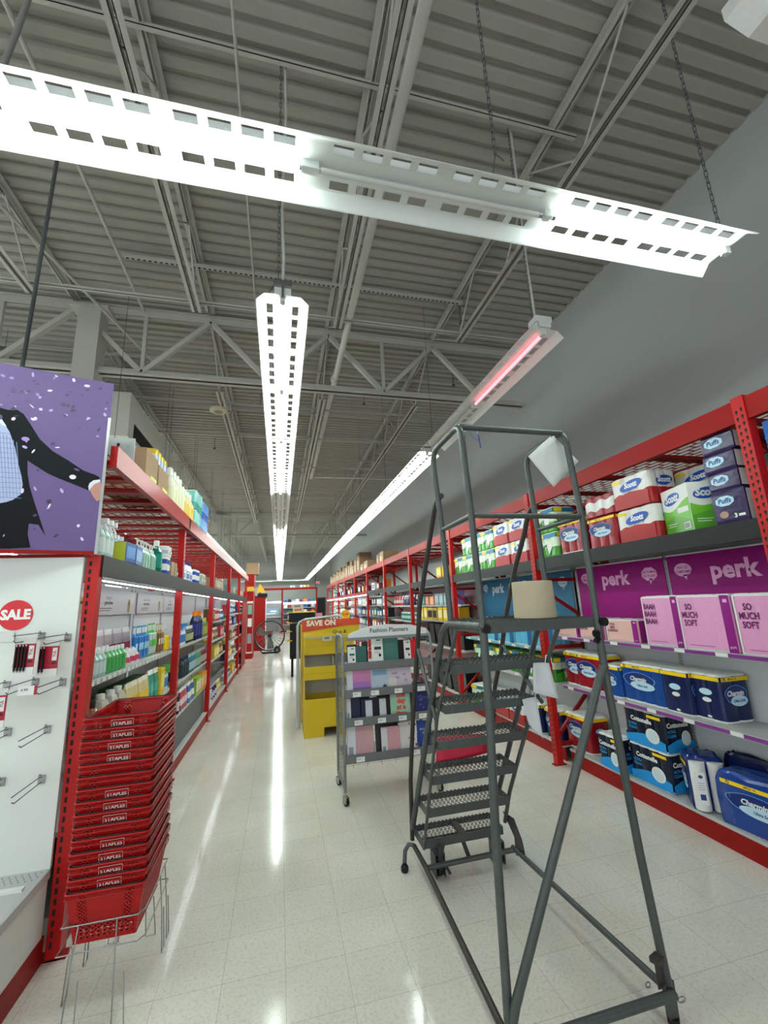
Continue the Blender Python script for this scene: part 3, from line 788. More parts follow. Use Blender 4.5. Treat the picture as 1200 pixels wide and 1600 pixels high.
# stair handrails
lt('handrail', arc((0.93, 2.27, 2.41), (0.93, 2.37, 2.41), (0.93, 2.43, 2.32)) + [(0.93, 2.80, 1.78), (0.93, 2.90, 1.50), (0.925, 3.06, 1.08), (0.925, 3.22, 0.56), (0.93, 3.27, 0.16)], 0.016, LADDERD)
lt('handrail', arc((1.56, 2.28, 2.36), (1.56, 2.36, 2.37), (1.56, 2.43, 2.22)) + [(1.56, 2.60, 1.99), (1.56, 2.79, 1.66), (1.56, 2.90, 1.42), (1.56, 3.05, 1.15), (1.56, 3.24, 0.5), (1.56, 3.28, 0.18)], 0.016, LADDERD)
lt('handrail_brace', [(1.56, 2.88, 1.48), (1.56, 2.45, 1.17)], 0.012)
lt('handrail_brace', [(0.93, 2.905, 1.49), (0.93, 2.62, 1.10)], 0.012)
# guard rail: three sided hoop
lt('guard_post', [(0.925, YR, 1.69), (0.915, YR, 2.2), (0.90, YR, 2.60)] + arc((0.90, YR, 2.62), (0.90, YR + 0.01, 2.69), (0.90, YR + 0.08, 2.69)) + arc((0.90, 2.20, 2.69), (0.90, 2.29, 2.69), (0.90, 2.29, 2.60)) + [(0.925, 2.285, 2.2), (0.93, 2.27, 1.69)])
lt('guard_post', [(1.55, YR, 1.69), (1.55, YR, 2.2), (1.52, YR, 2.60)] + arc((1.52, YR, 2.62), (1.52, YR + 0.01, 2.69), (1.52, YR + 0.08, 2.69)) + arc((1.53, 2.20, 2.69), (1.54, 2.29, 2.69), (1.54, 2.29, 2.60)) + [(1.56, 2.285, 2.2), (1.56, 2.27, 1.69)])
lt('top_rail', [(0.90, YR + 0.03, 2.685), (1.52, YR + 0.03, 2.685)])
lt('mid_rail', [(0.915, YR, 2.205), (1.55, YR, 2.205)], 0.014)
lt('mid_rail', [(0.915, YR, 2.205), (0.925, 2.285, 2.205)], 0.013)
lt('mid_rail', [(1.55, YR, 2.205), (1.56, 2.285, 2.205)], 0.013)
for x in (0.925, 1.565):
    MB().cyl(LP((x, YR - 0.04, 1.665)), LP((x, YR - 0.015, 1.665)), 0.021, BLACK, 12).build('end_cap', lad)
# base
lt('base_rail', [(0.935, 3.25, 0.13), (0.935, 3.0, 0.125), (0.885, YR, 0.11)], 0.016, LADDERD)
lt('base_rail', [(1.57, 3.02, 0.13), (1.645, YR, 0.12)], 0.016)
lt('front_crossbar', [(0.95, 3.02, 0.11), (1.57, 3.0, 0.125)], 0.016)
lt('front_crossbar', [(0.97, 3.22, 0.17), (1.56, 3.22, 0.17)], 0.012)
lt('front_foot', [(0.93, 3.25, 0.135), (0.90, 3.26, 0.14), (0.868, 3.25, 0.11), (0.855, 3.23, 0.05)], 0.014)
MB().lathe([(0.022, 0.0), (0.026, 0.008), (0.026, 0.03), (0.016, 0.045)], RUBBER, 14, LP((0.853, 3.225, 0))).build('rubber_tip', lad)
# front casters, treadle plate
for x in (1.06, 1.50):
    c = MB().box(-0.035, -0.03, -0.05, 0.05, -0.07, 0.07, LADDER).box(0.03, 0.035, -0.05, 0.05, -0.07, 0.07, LADDER).box(-0.035, 0.035, -0.05, 0.05, 0.065, 0.072, LADDER).build('caster_fork', lad, LP((x, 3.12, 0.075)))
    MB().cyl((-0.014, 0, 0), (0.014, 0, 0), 0.055, RUBBER, 18).cyl((-0.032, 0, 0), (0.032, 0, 0), 0.012, STEEL, 8).build('wheel', c, (0, 0, -0.02))
b = MB().bar(LP((1.06, 3.0, 0.24)), LP((1.06, 3.1, 0.07)), 0.03, 0.006, LADDER).bar(LP((1.02, 3.14, 0.22)), LP((1.10, 3.0, 0.06)), 0.02, 0.006, LADDER)
b.bar(LP((1.24, 3.12, 0.2)), LP((1.26, 3.05, 0.10)), 0.03, 0.006, LADDER).build('caster_bracket', lad)
b = MB()
b.add([LP(p) for p in [(1.56, 3.1, 0.32), (1.60, 3.02, 0.30), (1.625, 2.98, 0.18), (1.61, 2.93, 0.12), (1.57, 2.98, 0.10), (1.58, 3.0, 0.2)]], [(0, 1, 2, 3, 4, 5)], LADDERD)
o = b.build('lock_plate', lad, solid=0.008)
b = MB().box(-0.02, 0.02, -0.003, 0.003, -0.05, 0.05, LADDERD).box(-0.025, 0.025, -0.02, 0.02, 0.04, 0.06, LADDERD).build('rear_lock_plate', lad, LP((1.60, 1.86, 0.2)), 0.3)
MB().tube([(0.02 * math.cos(a), 0.0, 0.01 * math.sin(a)) for a in [i * PI / 4 for i in range(8)]], 0.0025, STEEL, 5, closed=True).build('ring_pin', lad, LP((1.675, YR - 0.03, 0.105)))
MB().tube([(0.012 * math.cos(a), 0.0, 0.01 * math.sin(a)) for a in [i * PI / 4 for i in range(8)]], 0.0025, STEEL, 5, closed=True).build('ring_pin', lad, LP((1.585, YR + 0.05, 0.12)))
for x, dx in ((0.885, 0.01), (1.645, 0.0)):
    MB().box(-0.022, 0.022, -0.012, 0.012, 0.03, 0.16, LADDER).build('foot_bracket', lad, LP((x, YR, 0)))
    MB().lathe([(0.02, 0), (0.024, 0.01), (0.024, 0.032)], RUBBER, 12, LP((x, YR, 0))).build('rubber_tip', lad)
b = MB().cyl((0, 0, 0), (0.02, 0, 0), 0.018, BLACK, 10).cyl((0, 0, -0.03), (0.015, 0, -0.035), 0.014, BLACK, 8).bar((0.01, 0, 0.0), (0.01, -0.02, -0.03), 0.012, 0.01, BLACK).build('clamp_knob', lad, LP((1.51, YR - 0.02, 1.61)))
# things hung on or resting on the ladder
PAPER = mat('paper_sheet', 'd9ddd8', 0.6, mottle=0.03); PAPB = mat('plastic_sleeve', 'c9cdd0', 0.25)
def sheet(name, label, cat, pts, m, th=0.002, group=None, parts=None):
    c = sum((Vector(p) for p in pts), Vector()) / len(pts)
    t = thing(name, label, cat, c)
    b = MB(); P = [Vector(p) - c for p in pts]
    n = 6
    grid = []
    nrm = (P[1] - P[0]).cross(P[3] - P[0]).normalized()
    for i in range(n + 1):
        for j in range(n + 1):
            u, v = i / n, j / n
            q = P[0] * (1 - u) * (1 - v) + P[1] * u * (1 - v) + P[2] * u * v + P[3] * (1 - u) * v
            grid.append(q + nrm * 0.012 * math.sin(PI * u) * math.cos(2.2 * v))
    b.add(grid, [(i * (n + 1) + j, (i + 1) * (n + 1) + j, (i + 1) * (n + 1) + j + 1, i * (n + 1) + j + 1) for i in range(n) for j in range(n)], m, True)
    b.build('sheet', t, solid=th)
    return t
t = sheet('paper_sign', 'white paper sheet hanging by its corner from the ladder top rail', 'paper sign', [at_y(863, 679, 1.93), at_y(825, 713, 1.99), at_y(865, 761, 1.96), at_y(904, 721, 1.90)], PAPER)
MB().tube([(0, 0, 0), (0.01, 0, -0.012), (0.0, 0.01, -0.03)], 0.003, BLACK, 5).build('zip_tie', t, at_y(862, 674, 1.90) - t.location)
sheet('plastic_sleeve', 'clear-white hanging document sleeve on the sixth ladder tread', 'sleeve', [at_y(833, 1036, 2.30), at_y(858, 1036, 2.28), at_y(873, 1092, 2.26), at_y(833, 1082, 2.32)], PAPB)
sheet('plastic_sleeve', 'white document sleeve hanging lower, from the fifth ladder tread', 'sleeve', [at_y(816, 1093, 2.45), at_y(838, 1089, 2.42), at_y(849, 1154, 2.40), at_y(826, 1132, 2.44)], PAPB)
for i, (x, yy, z) in enumerate(((1.55, 2.33, 1.46), (1.55, 2.485, 1.22))):
    tag(MB().tube([(x - 0.03, yy - 0.02, z - 0.04), (x - 0.02, yy - 0.02, z), (x + 0.01, yy - 0.02, z), (x + 0.015, yy - 0.02, z - 0.05)], 0.003, PAPER, 5).build('cable_tie'), 'white cable tie on the %s ladder tread' % ('sixth' if i == 0 else 'fifth'), 'cable tie')
sheet('red_cloth', 'red cloth square hanging behind the middle ladder treads', 'cloth', [at_y(682, 1152, 3.0), at_y(757, 1146, 3.0), at_y(763, 1176, 3.0), at_y(681, 1196, 3.0)], mat('red_cloth', 'c01838', 0.5))
sheet('red_cloth', 'small folded corner of red cloth above the middle ladder treads', 'cloth', [at_y(684, 1152, 3.02), at_y(706, 1139, 3.02), at_y(734, 1142, 3.02), at_y(730, 1150, 3.02)], mat('red_cloth', 'c01838', 0.5))
b = MB(); p0 = at_y(728, 1146, 3.0); p1 = at_y(772, 1118, 2.95)
for i in range(9):
    c = p0.lerp(p1, i / 8.0); c.z -= 0.025 * math.sin(PI * i / 8)
    d_ = (p1 - p0).normalized(); a_ = Vector((0, 0, 1)) if i % 2 else Vector((0, 1, 0))
    b.tube([c - d_ * 0.02 - a_ * 0.007, c + d_ * 0.02 - a_ * 0.007, c + d_ * 0.02 + a_ * 0.007, c - d_ * 0.02 + a_ * 0.007], 0.003, BLACK, 4, closed=True)
tag(b.build('safety_chain'), 'short black chain slung between the ladder treads and the red cloth', 'chain')
b = MB().tube([(0, 0, 0), (0.01, -0.02, -0.05), (0.04, -0.02, -0.07), (0.05, -0.01, -0.03), (0.045, 0, 0)], 0.0015, mat('blue_tie', '1e3a8a', 0.4), 5)
tag(b.bar((0.055, 0, -0.03), (0.062, 0, -0.10), 0.006, 0.003, mat('blue_tie', '1e3a8a', 0.4)).build('wire_tie', loc=(0.95, YR + 0.02, 2.67)), 'thin blue wire tie on the corner of the ladder top rail', 'tie')
# beige drum on the platform
t = thing('paper_roll', 'large beige paper towel roll standing on the ladder platform', 'paper roll', (1.335, 2.07, 1.69))
BEI = mat('kraft_paper', 'b9ad92', 0.75, bump=0.25, bscale=30)
MB().lathe([(0.025, 0.004), (0.104, 0.0), (0.110, 0.004), (0.1055, 0.185), (0.103, 0.192), (0.03, 0.192)], BEI, 32).build('roll', t)
MB().lathe([(0.025, 0.004), (0.025, 0.192), (0.03, 0.1925)], CARD, 16).build('core', t)

# ================================================================ end cap at the near end of the cleaning-goods rack
EY = 3.05
EPAN = mat('endcap_panel', 'e0e6e0', 0.4, mottle=0.02, mscale=2)
ec = thing('end_cap_display', 'white metal end cap panel with base shelf and red kick plate', 'display panel', (-1.21, EY, 0))
MB().box(-1.25, 0, 0, 0.02, 0.45, 2.165, EPAN).build('back_panel', ec)
MB().box(-1.25, 0.0, -0.005, 0.025, 2.165, 2.185, RED).build('top_trim', ec)
b = MB().box(-1.25, 0.0, -0.45, 0, 0.435, 0.45, GREYP).box(-1.25, 0.0, -0.455, -0.45, 0.40, 0.452, GREYP).box(-0.002, 0.004, -0.45, 0, 0.405, 0.45, GREYP)
for j in range(4):
    for i in range(30): b.box(-0.03 - i * 0.03 - (j % 2) * 0.015, -0.024 - i * 0.03 - (j % 2) * 0.015, -0.03 - j * 0.022, -0.024 - j * 0.022, 0.45, 0.4505, HOLE)
b.build('base_shelf', ec)
MB().box(-1.25, -0.005, -0.43, -0.425, 0.13, 0.40, EPAN).box(-0.02, -0.005, -0.43, 0, 0.13, 0.405, EPAN).build('side_panel', ec)
MB().box(-1.25, 0.0, -0.44, 0.02, 0, 0.13, RED).build('kick_plate', ec)
p = at_z(8, 1381, 0.46) - ec.location
MB().box(-0.16, 0.06, -0.02, 0.012, 0.45, 0.462, WHITE).build('price_channel', ec, (-0.10, -0.17, 0))
p = MB().box(-0.12, 0.0, 0, 0.004, -0.04, 0.0, WHITE).build('price_channel', ec, (-0.02, -0.462, 0.40))
# round sale sign
t = thing('sale_sign', 'round red SALE sign stuck on the white end cap panel', 'sign', (-1.535, EY - 0.004, 1.822))
MB().cyl((0, 0.003, 0), (0, 0, 0), 0.088, mat('sale_red', 'cf1724', 0.4), 40).build('disc', t)
MB().text('SALE', 0.078, mat('sign_white', 'f4f4f2', 0.4), facing(0.001), bold=0.05, sx=1.0, maxw=0.155).build('lettering', t)
# wire hooks
HOOKW = mat('hook_wire', '5e6164', 0.3, 0.8)
def hook(px_, py_, label, ln=0.26):
    p = at_y(px_, py_, EY - 0.003)
    t = thing('display_hook', label, 'hook', p)
    MB().box(-0.017, 0.017, -0.004, 0.003, -0.022, 0.022, STEEL).bar((-0.008, -0.003, 0.022), (-0.008, -0.01, 0.03), 0.006, 0.004, STEEL).build('back_plate', t)
    MB().tube([(0, 0, -0.012), (0, -0.02, -0.012), (0, -ln, -0.02), (0, -ln - 0.02, -0.008)], 0.0027, HOOKW, 6).build('lower_wire', t)
    MB().tube([(0, 0, 0.012), (0, -0.03, 0.02), (0, -ln - 0.03, 0.018)], 0.0027, HOOKW, 6).build('upper_wire', t)
    return p
H = {}
for k, (x, y, lab) in enumerate((
        (106, 996, 'wire hook on the white end cap, top row beside the red upright'), (65, 994, 'wire hook on the white end cap behind the hanging pen cards'),
        (98, 1066, 'wire hook on the white end cap, second row beside the red upright'), (55, 1066, 'wire hook on the white end cap behind the small price tag'),
        (10, 1071, 'wire hook on the white end cap, second row at the picture edge'), (74, 1140, 'empty wire hook on the white end cap, third row'),
        (12, 1144, 'empty wire hook on the white end cap, third row at the picture edge'), (65, 1218, 'empty wire hook on the white end cap, bottom row'),
        (2, 1222, 'empty wire hook on the white end cap, bottom row at the picture edge'), (18, 996, 'wire hook on the white end cap holding the clear pouch'))):
    H[k] = hook(x, y, lab)
PINKR = mat('card_crimson', 'a5122c', 0.35); CLEARP = mat('clear_blister', 'cfd2ce', 0.15)
def pen_card(loc, rot, label, n=4, big=True):
    t = thing('pen_pack', label, 'pen pack', loc, rot)
    MB().rbox(-0.05, 0.05, 0, 0.003, -0.2, 0.0, PINKR, 0.002).rect(-0.05, 0.05, -0.2, -0.16, WHITE, facing(0.0008)).rect(-0.05, 0.05, -0.035, 0.0, CLEARP, facing(0.0008)).build('card', t)
    for i in range(n):
        x = -0.038 + i * 0.015
        pn = MB().cyl((x, -0.008, -0.175), (x, -0.008, -0.05), 0.0052, BLACK, 8).cyl((x, -0.008, -0.05), (x, -0.008, -0.038), 0.004, CHROME, 8).cyl((x, -0.008, -0.185), (x, -0.008, -0.175), 0.001, STEEL, 6, 0.0045)
        pn.box(x - 0.002, x + 0.002, -0.016, -0.013, -0.10, -0.045, BLACK).build('pen', t)
    MB().rect(0.018, 0.042, -0.115, -0.045, WHITE, facing(0.001)).text('TUL', 0.02, PINKR, facing(0.0015) @ Matrix.Translation((0.03, -0.078, 0)) @ Matrix.Rotation(PI / 2, 4, 'Z'), bold=0.03).text('GEL', 0.015, BLACK, facing(0.0015) @ Matrix.Translation((0.03, -0.13, 0)), bold=0.03).build('lettering', t)
p = at_y(42, 996, 2.86); pen_card(p, 0, 'pack of four black pens on a crimson card, front one on the end cap hook')
p = at_y(79, 1000, 2.95); pen_card(p, 0, 'pack of black pens on a crimson card, closer to the red upright', 2)
p = at_y(-4, 1076, 2.80); pen_card(p, 0, 'pack of pens on the second row, cut by the picture edge', 3)
t = thing('price_tag', 'white price tag clipped to the front of a second-row hook', 'price tag', at_y(43, 1079, 2.80))
MB().rbox(-0.045, 0.045, 0, 0.002, -0.024, 0.024, WHITE, 0.001).rect(0.03, 0.045, -0.024, 0.024, PINKR, facing(0.0006)).text('4.99', 0.02, BLACK, facing(0.001) @ Matrix.Translation((-0.015, 0.003, 0))).build('tag', t)
t = thing('clear_pouch', 'clear plastic pouch hanging at the top left hook of the end cap', 'pouch', at_y(2, 996, 2.83))
MB().rbox(-0.07, 0.06, 0, 0.006, -0.03, 0.03, CLEARP, 0.003).build('pouch', t)

# ---------------------------------------------------------------- purple poster above the end cap
A = Vector((-1.135, 3.03, 2.20)); yaw = math.radians(16)
U = Vector((-math.cos(yaw), -math.sin(yaw), 0)); N = Vector((-U.y, U.x, 0)); N = -N if N.y > 0 else N
HB = 1.17; WB = 1.3
BM = Matrix(((-U.x, 0, -N.x * -1, A.x), (-U.y, 0, -N.y * -1, A.y), (0, 1, 0, A.z), (0, 0, 0, 1)))
BM = Matrix.Translation(A) @ Matrix(((-U.x, 0, N.x, 0), (-U.y, 0, N.y, 0), (0, 1, 0, 0), (0, 0, 0, 1)))
BI = BM.inverted()
def on_banner(cx, cy):          # poster artwork laid out in the board's own plane
    x, y = cx / 4.0, 540 + cy / 4.0
    r = ray(x, y); C0 = Vector((0, 0, CAM_H)); t_ = (A - C0).dot(N) / r.dot(N)
    q = BI @ (C0 + r * t_)
    return (q.x, q.y)
ban = thing('poster_board', 'purple confetti poster board of a suited person above the end cap', 'poster', A)
def bm(): 
    m_ = MB(); m_.M = Matrix.Translation(-A) @ BM; return m_
PUR = mat('poster_purple', '655282', 0.5, spec=0.25, mottle=0.06, mscale=1.5)
b = bm(); b.box(-WB, 0, 0, HB, -0.012, 0, PUR); b.build('board', ban)
b = bm(); b.box(-0.012, 0.004, -0.02, HB * 0.78, -0.02, 0.006, STEEL).box(-WB, 0, -0.022, 0.0, -0.015, 0.004, RED); b.build('edge_frame', ban)
ID = Matrix.Translation((0, 0, 0.0012)); 
def art(name, pts, m, lift, extra=None):
    b = bm(); M_ = Matrix.Translation((0, 0, lift))
    b.flat([on_banner(*p) for p in pts][::-1], m, M_)
    if extra: extra(b)
    return b.build(name, ban)
SUIT = mat('suit_charcoal', '0d0f14', 0.6, spec=0.15); SHIRT = mat('shirt_blue_check', 'a3add0', 0.45); SKIN = mat('hand_skin', 'b07a6c', 0.5)
art('jacket', [(-60, 350), (0, 388), (50, 402), (110, 402), (150, 430), (190, 490), (250, 585), (330, 660), (430, 720), (520, 780), (600, 810), (625, 825), (612, 842), (570, 852), (552, 905), (470, 870), (380, 835), (300, 800), (220, 750), (172, 718), (172, 800), (185, 880), (215, 980), (250, 1085), (285, 1192), (240, 1120), (180, 1112), (172, 1180), (190, 1262), (60, 1268), (-60, 1270)], SUIT, 0.0012)
def checks(b):
    dk = mat('shirt_line', '6c77a6', 0.5); M_ = Matrix.Translation((0, 0, 0.0026))
    for k in range(7):
        x = -6 + k * 21
        p = [on_banner(x - 30 + 12, 520 + k * 14), on_banner(x - 28 + 15, 520 + k * 14), on_banner(x + 9, 960 - k * 4), on_banner(x + 6, 960 - k * 4)]
        b.flat(p[::-1], dk, M_)
    for k in range(14):
        y = 540 + k * 31; xr = 60 + min(75, k * 9)
        p = [on_banner(-40, y), on_banner(xr, y + 10), on_banner(xr, y + 13), on_banner(-40, y + 3)]
        b.flat(p[::-1], dk, M_)
art('shirt', [(-60, 400), (0, 455), (35, 500), (60, 540), (95, 640), (115, 740), (135, 820), (142, 870), (130, 930), (80, 965), (0, 990), (-60, 1000)], SHIRT, 0.002, checks)
art('collar', [(-30, 430), (0, 440), (18, 470), (42, 505), (20, 500), (0, 485), (-30, 470)], mat('collar_white', 'd5d8e4', 0.5), 0.0028)
art('cuff', [(552, 880), (560, 860), (585, 842), (625, 838), (628, 856), (590, 866), (556, 906)], mat('cuff_white', 'd9dbe6', 0.5), 0.002)
art('hand', [(560, 900), (590, 866), (628, 850), (634, 880), (630, 960), (605, 975), (585, 950)], SKIN, 0.0026)
art('suit_cloth', [(-60, 980), (0, 985), (60, 975), (110, 960), (150, 1000), (172, 1100), (170, 1180), (190, 1262), (-60, 1270)], SUIT, 0.0031)  # dark suit cloth printed below the shirt
rc = random.Random(3)
b = bm(); cols = [mat('confetti_' + c, c, 0.4) for c in ('dcc9ea', 'b99bd6', '54397a', '3f2c5e', 'e6dcf0', '9c7fc4', '2d2140')]
for k in range(95):
    cx = rc.uniform(0, 680); cy = rc.uniform(80, 470) if k < 70 else rc.uniform(450, 1240)
    q = on_banner(cx, cy)
    if q[1] > HB - 0.02 or q[0] > -0.02: continue
    b.ell(q[0], q[1], rc.uniform(0.006, 0.018), rc.uniform(0.003, 0.011), rc.choice(cols), Matrix.Translation((0, 0, 0.0036 + k * 0.00001)), 9, rc.uniform(0, PI))
b.ell(*on_banner(455, 822), 0.018, 0.015, cols[4], Matrix.Translation((0, 0, 0.0036)), 12)
b.ell(*on_banner(160, 585), 0.02, 0.014, cols[5], Matrix.Translation((0, 0, 0.0036)), 12)
b.ell(*on_banner(395, 368), 0.016, 0.011, cols[6], Matrix.Translation((0, 0, 0.0036)), 12)
b.build('confetti', ban)

# ================================================================ stacked shopping baskets on a wire stand
BRED = mat('basket_red', 'a20808', 0.35, mottle=0.05, mscale=6, spec=0.3); BDK = mat('basket_red_dark', '8f0f17', 0.35)
BX, BY = -0.79, 2.835
BWX, BWY, BH = 0.165, 0.225, 0.225
def basket_proto():
    t = thing('shopping_basket', 'x', 'shopping basket', (BX, BY, 0), 0)
    sh = MB()
    def pt(fx, fy, z):
        k = 0.80 + 0.20 * z / BH
        return Vector((fx * BWX * k, fy * BWY * k, z))
    def wall(c0, c1, solid, lat):
        def P(u, z): 
            a = pt(*c0, z); b_ = pt(*c1, z); return a.lerp(b_, u)
        for (u0, u1, z0, z1) in solid: sh.poly([P(u0, z0), P(u1, z0), P(u1, z1), P(u0, z1)], BRED)
        for (u0, u1, z0, z1, nu, nz) in lat:
            for i in range(nu):
                for j in range(nz):
                    a0, a1 = u0 + (u1 - u0) * i / nu, u0 + (u1 - u0) * (i + 1) / nu
                    b0, b1 = z0 + (z1 - z0) * j / nz, z0 + (z1 - z0) * (j + 1) / nz
                    sh.bar(P(a0, b0), P(a1, b1), 0.0035, 0.0035, BRED); sh.bar(P(a0, b1), P(a1, b0), 0.0035, 0.0035, BRED)
    zt = BH - 0.012
    for c0, c1 in (((-1, -1), (1, -1)), ((1, 1), (-1, 1))):
        wall(c0, c1, [(0, 0.12, 0.09, BH), (0.24, 0.76, 0.085, BH), (0.88, 1, 0.09, BH), (0, 1, zt, BH), (0, 1, 0, 0.012), (0, 0.05, 0, 0.1), (0.95, 1, 0, 0.1)], [(0.12, 0.24, 0.085, zt, 2, 8), (0.76, 0.88, 0.085, zt, 2, 8), (0.05, 0.95, 0.012, 0.085, 10, 4)])
    for c0, c1 in (((1, -1), (1, 1)), ((-1, 1), (-1, -1))):
        wall(c0, c1, [(0, 0.06, 0, BH), (0.94, 1, 0, BH), (0, 1, zt, BH), (0, 1, 0, 0.012), (0.06, 0.94, 0.155, 0.165)], [(0.06, 0.94, 0.165, zt, 22, 3), (0.06, 0.94, 0.012, 0.155, 18, 7)])
    for i in range(9): sh.bar(pt(-1 + i * 0.25, -1, 0), pt(-1 + i * 0.25, 1, 0), 0.006, 0.003, BRED)
    for i in range(13): sh.bar(pt(-1, -1 + i / 6, 0), pt(1, -1 + i / 6, 0), 0.006, 0.003, BRED)
    sh.build('body', t, solid=0.0028)
    rim = []
    for (cx_, cy_, a0) in ((1, 1, 0), (-1, 1, 90), (-1, -1, 180), (1, -1, 270)):
        for k in range(4):
            a = math.radians(a0 + k * 30); rim.append((cx_ * (BWX - 0.015) + 0.022 * math.cos(a), cy_ * (BWY - 0.015) + 0.022 * math.sin(a), BH))
    MB().tube(rim, 0.006, BRED, 6, closed=True).build('rim', t)
    MB().tube([(x_ * 1.01, y_ * 1.01, z_ - 0.022) for x_, y_, z_ in rim], 0.003, BRED, 5, closed=True).build('rim_ledge', t)
    for s in (-1, 1):
        MB().tube([(-BWX - 0.004, s * 0.05, BH + 0.004), (-BWX - 0.006, s * (BWY - 0.02), BH + 0.008), (-BWX + 0.02, s * (BWY + 0.008), BH + 0.009), (BWX - 0.02, s * (BWY + 0.008), BH + 0.009), (BWX + 0.006, s * (BWY - 0.02), BH + 0.008), (BWX + 0.004, s * 0.05, BH + 0.004)], 0.0028, RUBBER, 5).build('handle', t)
    k = 0.80 + 0.20 * (BH - 0.03) / BH
    sl = math.atan((BWY * 0.2) / BH)
    M_ = Matrix.Translation((0.008, -(BWY * k) - 0.004, BH - 0.034)) @ Matrix.Rotation(sl, 4, 'X') @ facing(0)
    lb = MB(); wm = mat('label_white', 'e9dcd8', 0.5)
    for (a, b_, c, d) in ((-0.052, 0.052, 0.019, 0.021), (-0.052, 0.052, -0.021, -0.019), (-0.052, -0.050, -0.021, 0.021), (0.050, 0.052, -0.021, 0.021)): lb.rect(a, b_, c, d, wm, M_)
    lb.text('STAPLES', 0.024, wm, M_ @ Matrix.Translation((0, -0.001, 0.0005)), bold=0.03, maxw=0.092)
    lb.build('lettering', t)
    return t
b0 = basket_proto()
NOL = {5, 6, 10, 15}
ZT = 1.285; PITCH = 0.0545
for i in range(15):
    o = b0 if i == 0 else copy_tree(b0)
    k = i + 1
    o.location = (BX + rnd.uniform(-0.003, 0.003), BY + rnd.uniform(-0.003, 0.003), ZT - BH - i * PITCH)
    o.rotation_euler = (0, 0, (PI if k in NOL else 0) + rnd.uniform(-0.012, 0.012))
    o['label'] = ('red plastic shopping basket, empty and topmost of the stack' if i == 0 else 'red plastic shopping basket, bottommost of the stack, resting in the wire stand' if i == 14 else
                  'red plastic shopping basket, %s from the top of the stack' % ORD[i]) + ('' if k not in NOL or i == 14 else ', no lettering showing')
    o['group'] = 'shopping baskets nested in a stack'
st = thing('basket_stand', 'bent wire stand under the stack of red baskets', 'wire stand', (BX, BY, 0))
WR = mat('stand_wire', '9fa2a2', 0.3, 0.85)
zr = 0.375
def rr(hx, hy, z): return [(-hx, -hy, z), (hx * 0.85, -hy, z), (hx, -hy * 0.85, z), (hx, hy, z), (-hx, hy, z)]
MB().tube(rr(0.172, 0.232, zr + 0.02), 0.0035, WR, 6, closed=True).build('top_ring', st)
MB().tube(rr(0.18, 0.238, 0.29), 0.003, WR, 6, closed=True).build('lower_ring', st)
for x, y in ((-0.10, -0.235), (0.06, -0.235), (0.17, 0.08), (0.17, 0.18), (-0.10, 0.235), (0.05, 0.235), (-0.17, -0.05), (-0.17, 0.1)):
    ox, oy = (0.02 if x > 0 else -0.02), (0.03 if y > 0 else -0.03)
    pts = [(x, y, zr + 0.02), (x + ox * 0.6, y + oy, 0.20), (x + ox, y + oy * 1.4, 0.004), (x + ox + (0.05 if abs(y) > 0.2 else 0), y + oy * 1.4 + (0.05 if abs(y) <= 0.2 else 0), 0.004), (x + ox * 0.6 + (0.04 if abs(y) > 0.2 else 0), y + oy + (0.04 if abs(y) <= 0.2 else 0), 0.20)]
    MB().tube(pts, 0.003, WR, 6).build('leg', st)
for x in (-0.08, 0, 0.08): 
    MB().tube([(x, -0.232, zr - 0.0), (x, 0.232, zr - 0.0)], 0.0025, WR, 5).build('support_wire', st)

# ================================================================ planner rack
PR = mat('rack_grey_paint', '7c7f7f', 0.4, 0.2); PRL = mat('rack_lip_grey', '6d7070', 0.4, 0.2)
PX0, PX1, PY0, PY1 = 0.61, 1.53, 4.32, 4.80
pr_ = thing('planner_rack', 'grey wheeled wire rack with a Fashion Planners header', 'display rack', ((PX0 + PX1) / 2, (PY0 + PY1) / 2, 0))
W2, D2 = (PX1 - PX0) / 2, (PY1 - PY0) / 2
for s in (-1, 1):
    pts = [(s * W2, -D2, 0.11), (s * W2, -D2, 1.40), (s * W2, -D2 + 0.03, 1.47), (s * W2, -D2 + 0.1, 1.495), (s * W2, D2 - 0.1, 1.495), (s * W2, D2 - 0.03, 1.47), (s * W2, D2, 1.40), (s * W2, D2, 0.11)]
    MB().tube(pts, 0.014, PR, 8).build('side_frame', pr_)
    MB().tube([(s * W2, -D2, 0.13), (s * W2, D2, 0.13)], 0.012, PR, 8).build('side_rail', pr_)
    b = MB()
    for i in range(9): b.cyl((s * W2, -D2 + 0.05 * (i + 1) - 0.01, 0.14), (s * W2, -D2 + 0.05 * (i + 1) - 0.01, 1.48), 0.0018, PR, 4, caps=False)
    for j in range(34): b.cyl((s * W2, -D2, 0.17 + j * 0.04), (s * W2, D2, 0.17 + j * 0.04), 0.0018, PR, 4, caps=False)
    b.build('wire_side', pr_)
b = MB()
for i in range(7): b.cyl((-W2 + i * 0.153, D2 - 0.02, 0.14), (-W2 + i * 0.153, D2 - 0.02, 1.45), 0.0022, PR, 4, caps=False)
for j in range(33): b.cyl((-W2, D2 - 0.02, 0.17 + j * 0.04), (W2, D2 - 0.02, 0.17 + j * 0.04), 0.0018, PR, 4, caps=False)
b.build('wire_back', pr_)
SHZ = [1.195, 0.945, 0.69, 0.37]
